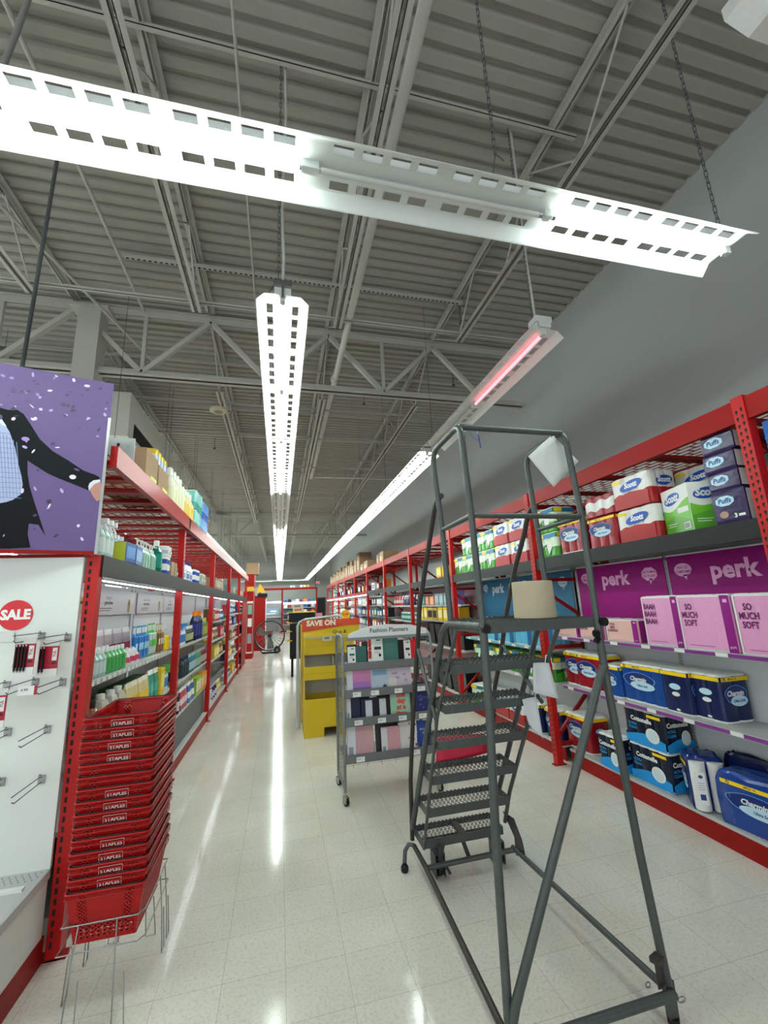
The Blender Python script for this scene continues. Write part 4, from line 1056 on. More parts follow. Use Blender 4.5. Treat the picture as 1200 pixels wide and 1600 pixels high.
for i, z in enumerate(SHZ):
    s = MB().box(-W2 + 0.01, W2 - 0.01, -D2 + 0.02, D2 - 0.03, z - 0.006, z, PR).box(-W2 + 0.012, W2 - 0.012, -D2 - 0.005, -D2 + 0.0, z - 0.03, z + 0.045, PRL).box(-W2 + 0.012, W2 - 0.012, -D2 - 0.005, -D2 + 0.03, z - 0.03, z - 0.027, PRL)
    so = s.build('shelf', pr_)
    for x in {0: [], 1: [-0.33, -0.15, 0.09, 0.33], 2: [-0.32, -0.09, 0.12, 0.33], 3: [-0.31, 0.24]}[i]:
        MB().box(x - 0.04, x + 0.04, -D2 - 0.008, -D2 - 0.0055, z - 0.022, z + 0.022, WHITE).text('4.99', 0.02, BLACK, Matrix.Translation((x - 0.015, 0, z + 0.003)) @ facing(D2 + 0.009)).build('price_tag', so)
h = MB(); hd = [(-0.40, 0), (0.42, 0), (0.42, 0.055), (0.25, 0.098), (0.0, 0.115), (-0.2, 0.10), (-0.36, 0.05), (-0.40, 0.03)]
hw = mat('header_card_white', 'd9dcda', 0.35)
h.loft([[(x, -D2 + 0.02, 1.475 + z) for x, z in hd], [(x, -D2 + 0.0, 1.475 + z) for x, z in hd]], [hw], top=hw, bottom=hw)
ho = h.build('header_card', pr_)
MB().text('Fashion Planners', 0.062, mat('header_black', '26292c', 0.5), Matrix.Translation((0.02, 0, 1.533)) @ facing(D2 + 0.0015), bold=0.012, maxw=0.40).build('lettering', ho)
MB().box(-0.41, 0.43, -D2 - 0.012, -D2 + 0.03, 1.452, 1.476, PR).build('header_bar', pr_)
for x in (-W2, W2):
    for y in (-D2, D2):
        c = MB().cyl((0, 0, 0.075), (0, 0, 0.115), 0.012, CHROME, 8).lathe([(0.026, 0.068), (0.028, 0.078), (0.01, 0.082)], CHROME, 12).box(-0.02, -0.016, -0.03, 0.02, 0.02, 0.07, CHROME).box(0.016, 0.02, -0.03, 0.02, 0.02, 0.07, CHROME).build('caster', pr_, (x, y, 0), 0.6)
        MB().cyl((-0.012, 0, 0), (0.012, 0, 0), 0.031, RUBBER, 16).cyl((-0.018, 0, 0), (0.018, 0, 0), 0.009, CHROME, 8).build('wheel', c, (0, -0.01, 0.031))
def book(x, z, w_, h_, cols, label, y=-0.0, th=0.018, tilt=0.10, deco=None, name='planner', lean=0.0):
    t = thing(name, label, 'planner', (pr_.location.x + x, PY0 + 0.03 + y, z + 0.002), 0, 'planners on the grey rack')
    t.rotation_euler = (-tilt, lean, 0)
    b = MB().rbox(-w_ / 2, w_ / 2, 0, th, 0, h_, cols[0], 0.003)
    M_ = facing(0.0008)
    if deco == 'band':
        b.rect(-w_ / 2, -w_ / 2 + w_ * 0.42, 0.0, h_, WHITE, M_)
        b2 = facing(0.0014); x0 = -w_ / 2
        b.rect(x0 + w_ * 0.1, x0 + w_ * 0.36, h_ * 0.55, h_ * 0.66, cols[1], b2).ell(x0 + w_ * 0.3, h_ * 0.35, w_ * 0.05, h_ * 0.06, BLACK, b2, 10)
        b.rect(x0 + w_ * .18, x0 + w_ * .34, h_ * .87, h_ * .92, mat('ink_green', '2d6a52', 0.5), b2)
        for k in range(3): b.rect(x0 + w_ * 0.1, x0 + w_ * 0.3, h_ * (0.42 + k * 0.035), h_ * (0.43 + k * 0.035), mat('ink_red', 'b3453c', 0.5), b2)
    if deco == 'spine': b.rect(-w_ / 2 + 0.002, -w_ / 2 + w_ * 0.32, 0.002, h_ - 0.012, mat('strip_pale', 'cfd3d6', 0.4), M_).rect(-w_ / 2 + w_ * 0.06, -w_ / 2 + w_ * 0.22, h_ * 0.1, h_ * 0.3, mat('strip_ink', '8b8f95', 0.5), facing(0.0014))
    if deco == 'redfoot': b.rect(-w_ * 0.2, w_ * 0.25, 0.01, h_ - 0.02, mat('strip_pale', 'cfd3d6', 0.4), M_).rect(-w_ * 0.2, w_ * 0.25, 0.002, 0.01, mat('strip_red', 'c2405a', 0.5), M_)
    if deco == 'watercolour':
        b.rect(-w_ / 2, -w_ / 2 + w_ * 0.25, 0, h_ * 0.85, mat('strip_pale', 'cfd3d6', 0.4), facing(0.0014))
        for k, c in enumerate(('7a5aa8', 'a070b4', 'c77ab0', 'd58ab8', 'c9a0cc')): b.rect(-w_ / 2 + w_ * 0.25, w_ / 2, h_ * k * 0.2, h_ * (k + 1) * 0.2, mat('wash_' + c, c, 0.4), M_)
    if deco == 'grid':
        b.rect(-w_ * 0.42, w_ * 0.42, h_ * 0.7, h_ * 0.95, mat('grid_blue', '7fa0bb', 0.5), M_)
        for k in range(6): b.rect(-w_ * 0.42, w_ * 0.42, h_ * (0.1 + k * 0.09), h_ * (0.105 + k * 0.09), mat('grid_ink', '7d90a8', 0.5), M_)
        b.ell(w_ * 0.28, h_ * 0.2, 0.02, 0.02, mat('grid_seal', '4a4460', 0.5), facing(0.0015))
    if deco == 'clouds':
        for (a, c, r1, r2) in ((-0.1, 0.9, 0.03, 0.012), (-0.2, 0.55, 0.035, 0.012), (0.2, 0.5, 0.02, 0.01), (-0.1, 0.4, 0.03, 0.014), (0.25, 0.3, 0.02, 0.01)): b.ell(a * w_, c * h_, r1, r2, mat('cloud_mauve', 'a795a8', 0.5), M_)
        b.rect(-w_ * 0.45, -w_ * 0.15, 0, h_ * 0.4, mat('strip_cream', 'd6d3c8', 0.5), facing(0.0015))
    if deco == 'oneday':
        for k, s_ in enumerate(('one', 'day', 'at a', 'time')): b.text(s_, 0.062, mat('coral_ink', 'd8483c', 0.5), M_ @ Matrix.Translation((0.01, h_ * (0.84 - k * 0.23), 0)), bold=0.05)
    if deco == 'dots':
        for k in range(22): b.ell(rnd.uniform(-0.42, 0.42) * w_, rnd.uniform(0.05, 0.95) * h_, 0.006, 0.008, mat('dot_lilac', '6f74b0', 0.5), M_, 8)
    if deco == 'floral':
        for k in range(16): b.ell(rnd.uniform(-0.05, 0.45) * w_, rnd.uniform(0.05, 0.95) * h_, rnd.uniform(0.008, 0.016), rnd.uniform(0.008, 0.014), rnd.choice([mat('petal_rose', 'b8837c', 0.5), mat('petal_dark', '5a4038', 0.5), mat('petal_cream', 'e0cfc0', 0.5)]), facing(0.0008 + k * 0.00005), 8)
    if deco == 'title': b.text('BUCKET', 0.025, mat('gilt_ink', 'c9b98a', 0.4), M_ @ Matrix.Translation((0, h_ * 0.7, 0)), bold=0.02).text('LIST', 0.025, mat('gilt_ink', 'c9b98a', 0.4), M_ @ Matrix.Translation((0, h_ * 0.58, 0)), bold=0.02)
    b.build('cover', t)
    return t
P_ = pm
z = SHZ[0]
book(-0.355, z, 0.10, 0.205, [P_('15181a')], 'black planner edge behind the small green planner on the top rack shelf', y=0.03)
book(-0.31, z, 0.19, 0.19, [P_('2f5f54'), P_('2d6a52')], 'small dark green planner with white printed band, top shelf of the rack', deco='band')
book(-0.22, z, 0.06, 0.225, [P_('1d2022')], 'thin black planner behind the small green one on the top rack shelf', y=0.045)
book(-0.02, z, 0.28, 0.265, [P_('3c6f62', 0.15), P_('20352f')], 'large glossy green planner with white printed band, top shelf of the rack', deco='band')
book(0.185, z, 0.11, 0.225, [P_('0f1318')], 'black planner behind the red one on the top rack shelf', y=0.03)
book(0.265, z, 0.17, 0.22, [P_('cf1620'), P_('26282b')], 'bright red planner with white printed band, top shelf of the rack', deco='band')
z = SHZ[1]
book(-0.30, z, 0.24, 0.265, [P_('b9aecb')], 'lilac and pink watercolour planner, second shelf of the rack', deco='watercolour')
book(-0.085, z, 0.17, 0.215, [P_('b4c6d4')], 'pale blue grid-pattern planner, second shelf of the rack', deco='grid')
book(0.12, z, 0.25, 0.285, [P_('cdbfcc')], 'pale pink cloud-pattern planner, second shelf of the rack', deco='clouds')
z = SHZ[2]
book(-0.36, z, 0.14, 0.28, [P_('1b2440')], 'navy planner with pale spine strip, at the near end of the third rack shelf', deco='spine')
book(-0.265, z, 0.15, 0.275, [P_('141c30')], 'tall navy planner behind the paler strips on the third rack shelf', y=0.035)
book(-0.21, z, 0.15, 0.20, [P_('18233a')], 'short navy planner with red-footed strip, third shelf of the rack', deco='redfoot')
book(-0.07, z, 0.15, 0.205, [P_('241c1a')], 'dark brown planner with red-footed strip, third shelf of the rack', deco='redfoot')
book(-0.03, z, 0.16, 0.27, [P_('33201c')], 'tall brown planner behind the others on the third rack shelf', y=0.05)
book(0.11, z, 0.20, 0.245, [P_('9cc4a8')], 'mint green planner with red lettering, third shelf of the rack', deco='oneday', y=-0.01)
book(0.255, z, 0.15, 0.30, [P_('1e3d42')], 'dark teal planner with pale strip, third shelf of the rack', deco='spine', y=0.03)
book(0.355, z, 0.17, 0.30, [P_('2c2f66')], 'indigo dotted planner leaning at the ladder end of the third rack shelf', deco='dots', lean=0.08)
z = SHZ[3]
book(-0.30, z, 0.26, 0.345, [P_('c49aa0')], 'large dusty pink planner with pale spine strip, bottom shelf of the rack', deco='spine', y=-0.01)
book(-0.10, z, 0.08, 0.26, [P_('3c3c40')], 'dark grey planner between the two pink ones on the bottom rack shelf', y=0.04)
book(0.00, z, 0.19, 0.245, [P_('cf9ba2')], 'smaller pink planner with pale strip, bottom shelf of the rack', deco='spine', y=-0.01)
book(0.03, z, 0.18, 0.34, [P_('15403a')], 'dark green planner behind the smaller pink one, bottom shelf', y=0.05)
book(0.19, z, 0.19, 0.27, [P_('d9d6d2')], 'white floral planner, bottom shelf of the rack', deco='floral', lean=-0.04)
book(0.34, z, 0.16, 0.26, [P_('24458f')], 'royal blue planner with gilt title, bottom shelf of the rack', deco='title', lean=0.06)

# ================================================================ yellow school-supply displays
YEL = mat('display_yellow', 'd8b70c', 0.45); YELD = mat('display_yellow_shelf', 'c9a80a', 0.45); ORG = mat('header_orange', 'c84016', 0.45); INN = mat('display_inner_grey', 'cfccc0', 0.6)
TIER = ((1.32, 1.09, 0.16), (0.93, 0.75, 0.08))
def dump_bin(x0, x1, y0, y1, h, label, tiers=4):
    t = thing('cardboard_display', label, 'display stand', ((x0 + x1) / 2, (y0 + y1) / 2, 0))
    W_, D_ = (x1 - x0) / 2, (y1 - y0) / 2
    b = MB()
    for s in (-1, 1):
        prof = [(-D_, 0), (D_, 0), (D_, h), (-D_ + 0.22, h)]
        for zt_, zb_, ya in TIER: prof += [(-D_ + ya, zt_), (-D_ + ya, zb_ - 0.01)]
        prof.append((-D_, 0.50))
        b.loft([[(s * W_, y_, z_) for y_, z_ in prof], [(s * (W_ - 0.012), y_, z_) for y_, z_ in prof]], [YEL], YEL, YEL)
    b.build('side_panel', t)
    MB().box(-W_, W_, D_ - 0.01, D_, 0, h, YELD).build('back_panel', t)
    for zt_, zb_, ya in TIER:
        ya = -D_ + ya
        b = MB().box(-W_, W_, ya - 0.01, ya, zb_, zt_, YEL).box(-W_ + 0.01, W_ - 0.01, ya, D_ - 0.01, zb_, zb_ + 0.01, INN).box(0.05, 0.06, ya + 0.04, D_ - 0.01, zb_, zt_ + 0.12, INN)
        b.box(-W_, W_, ya - 0.013, ya - 0.009, (zt_ + zb_) / 2 - 0.003, (zt_ + zb_) / 2 + 0.003, YELD)
        b.build('tray', t)
    MB().box(-W_ + 0.012, W_ - 0.012, D_ - 0.03, D_ - 0.012, 0.5, 1.33, INN).box(-W_ + 0.012, W_ - 0.012, -D_ + 0.01, D_ - 0.03, 0.40, 0.41, INN).build('inner_lining', t)
    MB().box(-W_, -W_ + 0.28, -D_ - 0.005, -D_ + 0.01, 0.0, 0.50, YEL).box(-W_ + 0.28, W_ - 0.28, -D_ - 0.005, -D_ + 0.01, 0.12, 0.50, YEL).box(W_ - 0.28, W_, -D_ - 0.005, -D_ + 0.01, 0, 0.50, YEL).build('base_panel', t)
    return t, W_, D_
t, W_, D_ = dump_bin(0.355, 1.12, 6.50, 7.0, 1.44, 'yellow cardboard tray display behind the planner rack')
h = MB().box(-W_, W_ + 0.06, -D_ + 0.02, -D_ + 0.028, 1.36, 1.60, YEL)
h.loft([[(-W_ - 0.03, -D_ + 0.019, 1.60), (-W_ - 0.03, -D_ + 0.019, 1.43), (0.0, -D_ + 0.019, 1.475), (0.25, -D_ + 0.019, 1.50), (W_ + 0.07, -D_ + 0.019, 1.50), (W_ + 0.07, -D_ + 0.019, 1.60)], [(-W_ - 0.03, -D_ + 0.01, 1.60), (-W_ - 0.03, -D_ + 0.01, 1.43), (0.0, -D_ + 0.01, 1.475), (0.25, -D_ + 0.01, 1.50), (W_ + 0.07, -D_ + 0.01, 1.50), (W_ + 0.07, -D_ + 0.01, 1.60)]], [ORG], ORG, ORG)
ho = h.build('header_card', t)
MB().text('SAVE ON', 0.105, mat('header_cream', 'efe6cf', 0.5), Matrix.Translation((-0.13, 0, 1.548)) @ facing(D_ - 0.008), bold=0.05).text('Glue &', 0.075, mat('header_black', '26292c', 0.5), Matrix.Translation((0.14, 0, 1.41)) @ facing(D_ - 0.018), bold=0.01).build('lettering', ho)
MB().box(-0.10, 0.04, -D_ + 0.140, -D_ + 0.145, 1.28, 1.36, WHITE).rect(-0.07, 0.0, 1.305, 1.335, mat('grid_ink', '7d90a8', 0.5), facing(D_ - 0.139)).build('price_card', t)
t2, W2_, D2_ = dump_bin(0.36, 1.25, 7.35, 7.85, 1.5, 'second yellow tray display, directly behind the first with the orange header')
fr = thing('tube_stand', 'white and grey tubular frame edging the yellow displays', 'frame', (0.31, 7.0, 0))
GF = mat('frame_pale_grey', 'c3c7ca', 0.3)
MB().tube([(0, 0, 0.02), (-0.03, 0, 1.50), (0.0, 0, 1.56), (0.10, 0, 1.60), (0.62, 0, 1.64), (0.68, 0, 1.60)], 0.02, GF, 8).build('tube', fr)
MB().box(-0.045, -0.005, 0.02, 0.06, 0.02, 1.52, GF).build('panel', fr)
t = thing('price_roundel', 'round yellow price sign above the orange header', 'sign', at_y(540, 960, 7.83))
MB().cyl((0, 0.004, 0), (0, 0, 0), 0.085, mat('roundel_yellow', 'f0b400', 0.45), 28).build('disc', t)
MB().text('3.99', 0.06, mat('roundel_red', 'd84a1c', 0.5), facing(0.001), bold=0.04).build('lettering', t)
MB().cyl((0, 0.012, -0.35), (0, 0.012, 0), 0.006, GF, 6).build('stem', t)
t = thing('sign_holder', 'small pink card clipped on the pale frame above the orange header', 'card', (0.62, 7.0, 1.66))
MB().rbox(-0.05, 0.05, -0.003, 0.003, -0.03, 0.03, mat('card_pink', 'd98a9e', 0.5), 0.002).build('card', t)

# black table with yellow edging
t = thing('demo_table', 'black draped display stand with yellow shelf edges beyond the yellow displays', 'display stand', (0.62, 12.0, 0))
b = MB().box(-0.33, 0.33, 0, 0.5, 0.45, 1.36, BLACK); b.box(-0.30, -0.24, 0.02, 0.08, 0, 0.5, BLACK).box(0.24, 0.30, 0.02, 0.08, 0, 0.5, BLACK); b.build('body', t)
for z in (1.66, 1.40, 1.17, 0.93): MB().box(-0.42, 0.33 if z > 1.6 else -0.28, -0.05, 0.5, z - 0.02, z, mat('edge_yellow', 'd9b52a', 0.5)).build('shelf_edge', t)
MB().box(-0.36, 0.33, -0.03, 0.5, 1.40, 1.64, BLACK).build('upper_box', t)
t = thing('flyer_holder', 'white flyer holder on the black display stand', 'flyer holder', (0.50, 12.05, 1.66))
MB().box(-0.14, 0.14, 0, 0.03, 0, 0.22, mat('flyer_white', 'd8d4ce', 0.5)).rect(-0.1, 0.1, 0.03, 0.09, mat('flyer_orange', 'd87a52', 0.5), facing(0.001)).rect(-0.1, 0.06, 0.13, 0.18, mat('flyer_grey', '8d8a90', 0.5), facing(0.001)).build('flyer', t)

# ================================================================ drum fan
FY = 18.6
fan = thing('drum_fan', 'large black wheeled drum fan at the far end of the aisle', 'fan', (-0.37, FY, 0))
FM = mat('fan_black', '222428', 0.4, 0.3); FS = mat('fan_guard', '74787c', 0.3, 0.8)
b = MB(); n = 40
for (r0, r1_, y0, y1) in ((0.60, 0.60, -0.17, 0.17),):
    ring = lambda r, y: [(r * math.cos(2 * PI * i / n), y, 0.70 + r * math.sin(2 * PI * i / n)) for i in range(n)]
    b.loft([ring(0.60, -0.17), ring(0.605, 0), ring(0.60, 0.17)], [FM, FM], smooth=True)
    del b.f[-2:]; del b.m[-2:]; del b.s[-2:]
    b.loft([ring(0.565, 0.17), ring(0.565, -0.17)], [FM], smooth=True)
    del b.f[-2:]; del b.m[-2:]; del b.s[-2:]
b.build('drum', fan)
for y in (-0.17, 0.17): MB().tube([(0.585 * math.cos(2 * PI * i / n), y, 0.70 + 0.585 * math.sin(2 * PI * i / n)) for i in range(n)], 0.025, FM, 8, closed=True).build('rim', fan)
g = MB()
for k in range(26):
    a = 2 * PI * k / 26; g.tube([(0.08 * math.cos(a), -0.215, 0.7 + 0.08 * math.sin(a)), (0.57 * math.cos(a + 0.2), -0.18, 0.7 + 0.57 * math.sin(a + 0.2))], 0.007, FS, 5)
for r in (0.14, 0.30, 0.45): g.tube([(r * math.cos(2 * PI * i / n), -0.21 + r * 0.04, 0.7 + r * math.sin(2 * PI * i / n)) for i in range(n)], 0.004, FS, 5, closed=True)
g.build('front_guard', fan)
g = MB()
for k in range(16):
    a = 2 * PI * k / 16; g.tube([(0.08 * math.cos(a), 0.20, 0.7 + 0.08 * math.sin(a)), (0.57 * math.cos(a), 0.18, 0.7 + 0.57 * math.sin(a))], 0.004, FS, 5)
g.build('rear_guard', fan)
MB().cyl((0, -0.22, 0.7), (0, 0.1, 0.7), 0.08, FM, 18).build('motor', fan)
for k in range(3):
    a = 2 * PI * k / 3 + 0.6; bl = MB()
    ca, sa = math.cos(a), math.sin(a)
    pts = []
    for (r, wd_, tw) in ((0.09, 0.05, 0.05), (0.3, 0.12, 0.04), (0.53, 0.14, 0.02)):
        pts.append([(r * ca - wd_ * sa * s_, s_ * tw, 0.7 + r * sa + wd_ * ca * s_) for s_ in (-1, 1)])
    for i in range(2): bl.poly([pts[i][0], pts[i][1], pts[i + 1][1], pts[i + 1][0]], STEEL)
    bl.build('blade', fan, solid=0.004)
MB().tube([(-0.3, -0.16, 0.03), (0.3, -0.16, 0.03), (0.45, 0.0, 0.08), (0.3, 0.16, 0.03), (-0.3, 0.16, 0.03)], 0.02, FM, 8).build('stand', fan)
for x in (-0.33, 0.30): MB().bar((x * 0.9, 0, 0.05), (x * 1.9, 0, 0.5), 0.04, 0.04, FM).build('yoke', fan)
for y in (-0.22, 0.22):
    MB().lathe([(0.05, -0.02), (0.12, -0.02), (0.13, 0.0), (0.12, 0.02), (0.05, 0.02)], RUBBER, 18).build('wheel', fan, (0.30, y, 0.13)).rotation_euler = (PI / 2, 0, 0)
    MB().cyl((0.30, y - 0.03, 0.13), (0.30, y + 0.03, 0.13), 0.06, FS, 8).build('wheel_hub', fan)

# ================================================================ far end of the aisle
t = thing('promo_end_cap', 'red poster-covered end cap at the far end of the cleaning-goods rack', 'display panel', (-1.1, 17.0, 0))
MB().box(-0.5, 0.14, 0, 1.0, 0.0, 2.45, RED).build('body', t)
MB().box(-0.08, 0.14, -0.01, 0.0, 0.2, 2.08, mat('poster_white_edge', 'd9d4d2', 0.5)).build('poster_frame', t)
MB().box(-0.07, 0.13, -0.015, -0.01, 0.25, 2.0, RED).build('poster', t)
MB().box(-0.04, 0.10, -0.018, -0.015, 1.6, 1.95, mat('poster_teal', '6fae9a', 0.5)).box(-0.04, 0.10, -0.018, -0.015, 1.15, 1.45, WHITE).box(-0.04, 0.10, -0.018, -0.015, 0.55, 0.9, mat('poster_photo', '8c8a98', 0.5)).build('poster_picture', t)
b = MB().box(-0.07, 0.14, -0.02, 0.3, 2.45, 2.62, mat('flag_yellow', 'd9a91c', 0.5)).box(-0.10, 0.16, 0, 0.9, 2.62, 3.1, RED); b.build('top_sign', t)
t = thing('cardboard_box', 'brown cardboard box on top of the red promo end cap', 'box', (-1.05, 17.2, 3.1)); MB().box(-0.2, 0.25, 0, 0.5, 0, 0.45, CARD).build('carton', t)
t = thing('promo_end_cap', 'narrower red display beyond the promo end cap, with a yellow pennant', 'display panel', (-0.95, 19.9, 0))
MB().box(-0.3, 0.35, 0, 0.8, 0.0, 2.35, RED).build('body', t); MB().box(0.35, 0.37, 0, 0.6, 0.5, 2.2, WHITE).build('side_poster', t)
MB().add([(-0.05, -0.01, 2.5), (0.35, -0.01, 2.5), (0.1, -0.01, 2.9)], [(0, 1, 2)], mat('flag_yellow', 'd9a91c', 0.5)).build('pennant', t, solid=0.01)
MB().box(0.0, 0.42, -0.02, 0.3, 2.28, 2.45, BLACK).build('black_sign', t)
# back wall rack
Y = 33.0
br = thing('back_wall_rack', 'red framed shelf rack with lit strips along the end wall', 'rack', (0.7, Y, 0))
for x in (-2.1, -0.5, 2.05): MB().box(x - 0.06, x + 0.06, 0, 0.08, 0, 3.2, RED).build('post', br)
MB().box(-2.1, 2.05, 0, 0.06, 3.08, 3.24, RED).build('top_beam', br)
MB().box(-2.1, -0.5, 0.02, 0.05, 2.15, 2.25, LEDS).build('shelf_light', br)
MB().box(-0.4, 2.0, 0.02, 0.05, 2.02, 2.14, LEDS).build('shelf_light', br)
MB().box(-2.1, 2.05, 1.0, 1.05, 0, 2.4, mat('backrack_panel', '8a8b8e', 0.6)).build('back_panel', br)
for z in (1.75, 1.35, 0.95, 0.55): MB().box(-0.4, 2.0, 0.1, 1.0, z - 0.04, z, GREYP).build('shelf', br)
MB().box(-2.0, -0.55, 0.1, 1.0, 1.1, 1.16, GREYP).build('shelf', br)
MB().box(-2.1, 2.05, 0.0, 0.1, 0, 0.14, RED).build('kick_plate', br)
t = thing('wall_sign', 'pale blue sign board on the end wall rack', 'sign', (-0.65, Y + 0.3, 1.25)); MB().box(-0.62, 0.62, 0, 0.03, 0, 0.55, mat('backsign_blue', '7f93ae', 0.5)).rect(-0.4, 0.4, 0.10, 0.16, mat('sign_white', 'f4f4f2', 0.4), facing(0.002)).rect(0.0, 0.45, 0.24, 0.36, mat('sign_white', 'f4f4f2', 0.4), facing(0.002)).build('panel', t)
t = thing('exit_sign', 'small red lit exit sign by the back corner', 'exit sign', (3.05, YB - 0.12, 3.7)); MB().box(-0.16, 0.16, 0, 0.05, -0.1, 0.1, mat('sign_white', 'f4f4f2', 0.4)).text('EXIT', 0.14, mat('exit_red', 'e0303a', 0.4, emit=1.0), facing(0.002), bold=0.04).build('box', t)

# ================================================================ merchandise
PROTO = {}
def proto(key, fn):
    if key not in PROTO: PROTO[key] = [(n, mb.mesh(n)) for n, mb in fn()]
    return PROTO[key]
LABELS = {}
def put(parts, name, label, cat, loc, rz, group=None, scale=None, tilt=None):
    if label in LABELS: print('DUP', label)
    LABELS[label] = 1
    if len(parts) == 1:
        t = bpy.data.objects.new(name, parts[0][1]); COL.objects.link(t)
        t.location = loc; t.rotation_euler = (0, 0, rz); tag(t, label, cat, group)
    else:
        t = thing(name, label, cat, loc, rz, group)
        for n, me in parts:
            o = bpy.data.objects.new(n, me); COL.objects.link(o); o.parent = t
    if scale: t.scale = scale
    if tilt: t.rotation_euler = (tilt[0], tilt[1], rz)
    return t

# --- builders: every one stands on z = 0, front face towards local -y
def bottle(r, h, body, cap, kind='cap', lab=None, flat=1.0):
    def fn():
        b = MB(); bh = h * (0.74 if kind in ('pump', 'trigger') else 0.82)
        L = pm(lab, 0.4) if lab else pm(body, 0.15)
        B = pm(body, 0.15)
        b.lathe([(r * 0.9, 0, B), (r, 0.012, B), (r, bh * 0.18, L), (r, bh * 0.68, B), (r * 0.97, bh * 0.78, B), (r * 0.55, bh * 0.95, B), (r * 0.38, bh, B)], B, 14, sy=flat)
        c = MB(); C = pm(cap, 0.35)
        if kind == 'cap': c.lathe([(r * 0.45, bh), (r * 0.45, h * 0.96), (r * 0.38, h)], C, 12)
        elif kind == 'pump':
            c.lathe([(r * 0.45, bh), (r * 0.42, bh + 0.02), (r * 0.15, bh + 0.022), (r * 0.15, h - 0.012), (r * 0.3, h - 0.01), (r * 0.28, h)], C, 10).bar((0, 0, h - 0.006), (0, -r * 1.1, h - 0.012), 0.011, 0.01, C)
        elif kind == 'trigger':
            c.lathe([(r * 0.45, bh), (r * 0.4, bh + 0.025), (r * 0.3, bh + 0.03)], C, 10).box(-0.013, 0.013, -r * 1.3, r * 0.8, h - 0.035, h, C).bar((0, -r * 0.6, h - 0.03), (0, -r * 1.25, h - 0.085), 0.014, 0.008, C)
            c.box(-0.012, 0.012, -0.012, 0.012, bh, h - 0.02, C)
        return [('body', b), ('cap' if kind == 'cap' else 'pump' if kind == 'pump' else 'trigger', c)]
    return fn
def canister(r, h, body, lid, band=None):
    def fn():
        B = pm(body); D = pm(band or body); C = pm(lid)
        b = MB().lathe([(r, 0, B), (r, h * 0.25, D), (r, h * 0.6, B), (r, h * 0.86, B)], B, 16)
        b.rect(-r * 0.5, r * 0.5, h * 0.3, h * 0.55, WHITE, facing(r + 0.0005))
        return [('body', b), ('lid', MB().lathe([(r * 1.03, h * 0.86), (r * 1.03, h * 0.97), (r * 0.9, h)], C, 16))]
    return fn
def jug(w_, d_, h, body, cap, lab):
    def fn():
        B = pm(body, 0.2)
        b = MB().loft([[(-w_ / 2, -d_ / 2, 0), (w_ / 2, -d_ / 2, 0), (w_ / 2, d_ / 2, 0), (-w_ / 2, d_ / 2, 0)], [(-w_ / 2, -d_ / 2, h * .6), (w_ / 2, -d_ / 2, h * .6), (w_ / 2, d_ / 2, h * .6), (-w_ / 2, d_ / 2, h * .6)],
                       [(-w_ * .3, -d_ * .3, h * .84), (w_ * .3, -d_ * .3, h * .84), (w_ * .3, d_ * .3, h * .84), (-w_ * .3, d_ * .3, h * .84)], [(-w_ * .18, -d_ * .2, h * .88), (w_ * .18, -d_ * .2, h * .88), (w_ * .18, d_ * .2, h * .88), (-w_ * .18, d_ * .2, h * .88)]], [B, B, B])
        b.rect(-w_ * .4, w_ * .4, h * .12, h * .5, pm(lab), facing(d_ / 2 + 0.0008)).rect(-w_ * .3, w_ * .3, h * .38, h * .45, WHITE, facing(d_ / 2 + 0.0014))
        b.tube([(w_ * .3, 0, h * .84), (w_ * .5, 0, h * .8), (w_ * .52, 0, h * .6)], 0.009, B, 6)
        return [('body', b), ('cap', MB().lathe([(w_ * .2, h * .87), (w_ * .2, h * .99), (w_ * .17, h)], pm(cap), 12))]
    return fn
def pouch(w_, h, c1, c2, c3='f0f0ee', d_=0.05):
    def fn():
        rings = []
        for z, k, dd in ((0, .96, 1), (h * .25, 1, 1.1), (h * .55, .98, .9), (h * .85, .97, .45), (h, .98, .06)):
            rings.append([(-w_ / 2 * k, -d_ / 2 * dd, z), (-w_ * .2 * k, -d_ * .62 * dd, z), (w_ * .2 * k, -d_ * .62 * dd, z), (w_ / 2 * k, -d_ / 2 * dd, z), (w_ / 2 * k, d_ / 2 * dd, z), (-w_ / 2 * k, d_ / 2 * dd, z)])
        b = MB().loft(rings, [pm(c1, 0.25), pm(c2, 0.25), pm(c1, 0.25), pm(c3, 0.25)])
        return [('pouch', b)]
    return fn
def carton(w_, d_, h, c, panel=None, txt=None, tc='ffffff', side_c=None):
    def fn():
        b = MB().rbox(-w_ / 2, w_ / 2, -d_ / 2, d_ / 2, 0, h, pm(c, 0.45), 0.002)
        M_ = facing(d_ / 2 + 0.0008)
        if panel: b.rect(-w_ * .42, w_ * .42, h * .2, h * .8, pm(panel), M_)
        if side_c:
            b.rect(-d_ * .48, d_ * .48, h * .02, h * .98, pm(side_c), facing_l(w_ / 2 + 0.0008)).rect(-d_ * .48, d_ * .48, h * .02, h * .98, pm(side_c), facing_r(w_ / 2 + 0.0008))
        if txt: b.text(txt, h * 0.2, pm(tc), facing(d_ / 2 + 0.0014) @ Matrix.Translation((0, h * .6, 0)), bold=0.03, maxw=w_ * .8)
        return [('carton', b)]
    return fn
def hangpack(w_, h, card, prod, prod2=None):
    def fn():
        b = MB().box(-w_ / 2, w_ / 2, 0, 0.003, 0, h, pm(card)).rect(-w_ * .4, w_ * .4, h * .78, h * .95, WHITE, facing(0.0006))
        p = MB().rbox(-w_ * .38, w_ * .38, -0.03, 0, h * .06, h * .7, pm(prod, 0.4), 0.008)
        if prod2: p.rbox(-w_ * .38, w_ * .38, -0.034, -0.03, h * .3, h * .5, pm(prod2, 0.4), 0.003)
        return [('card', b), ('product', p)]
    return fn
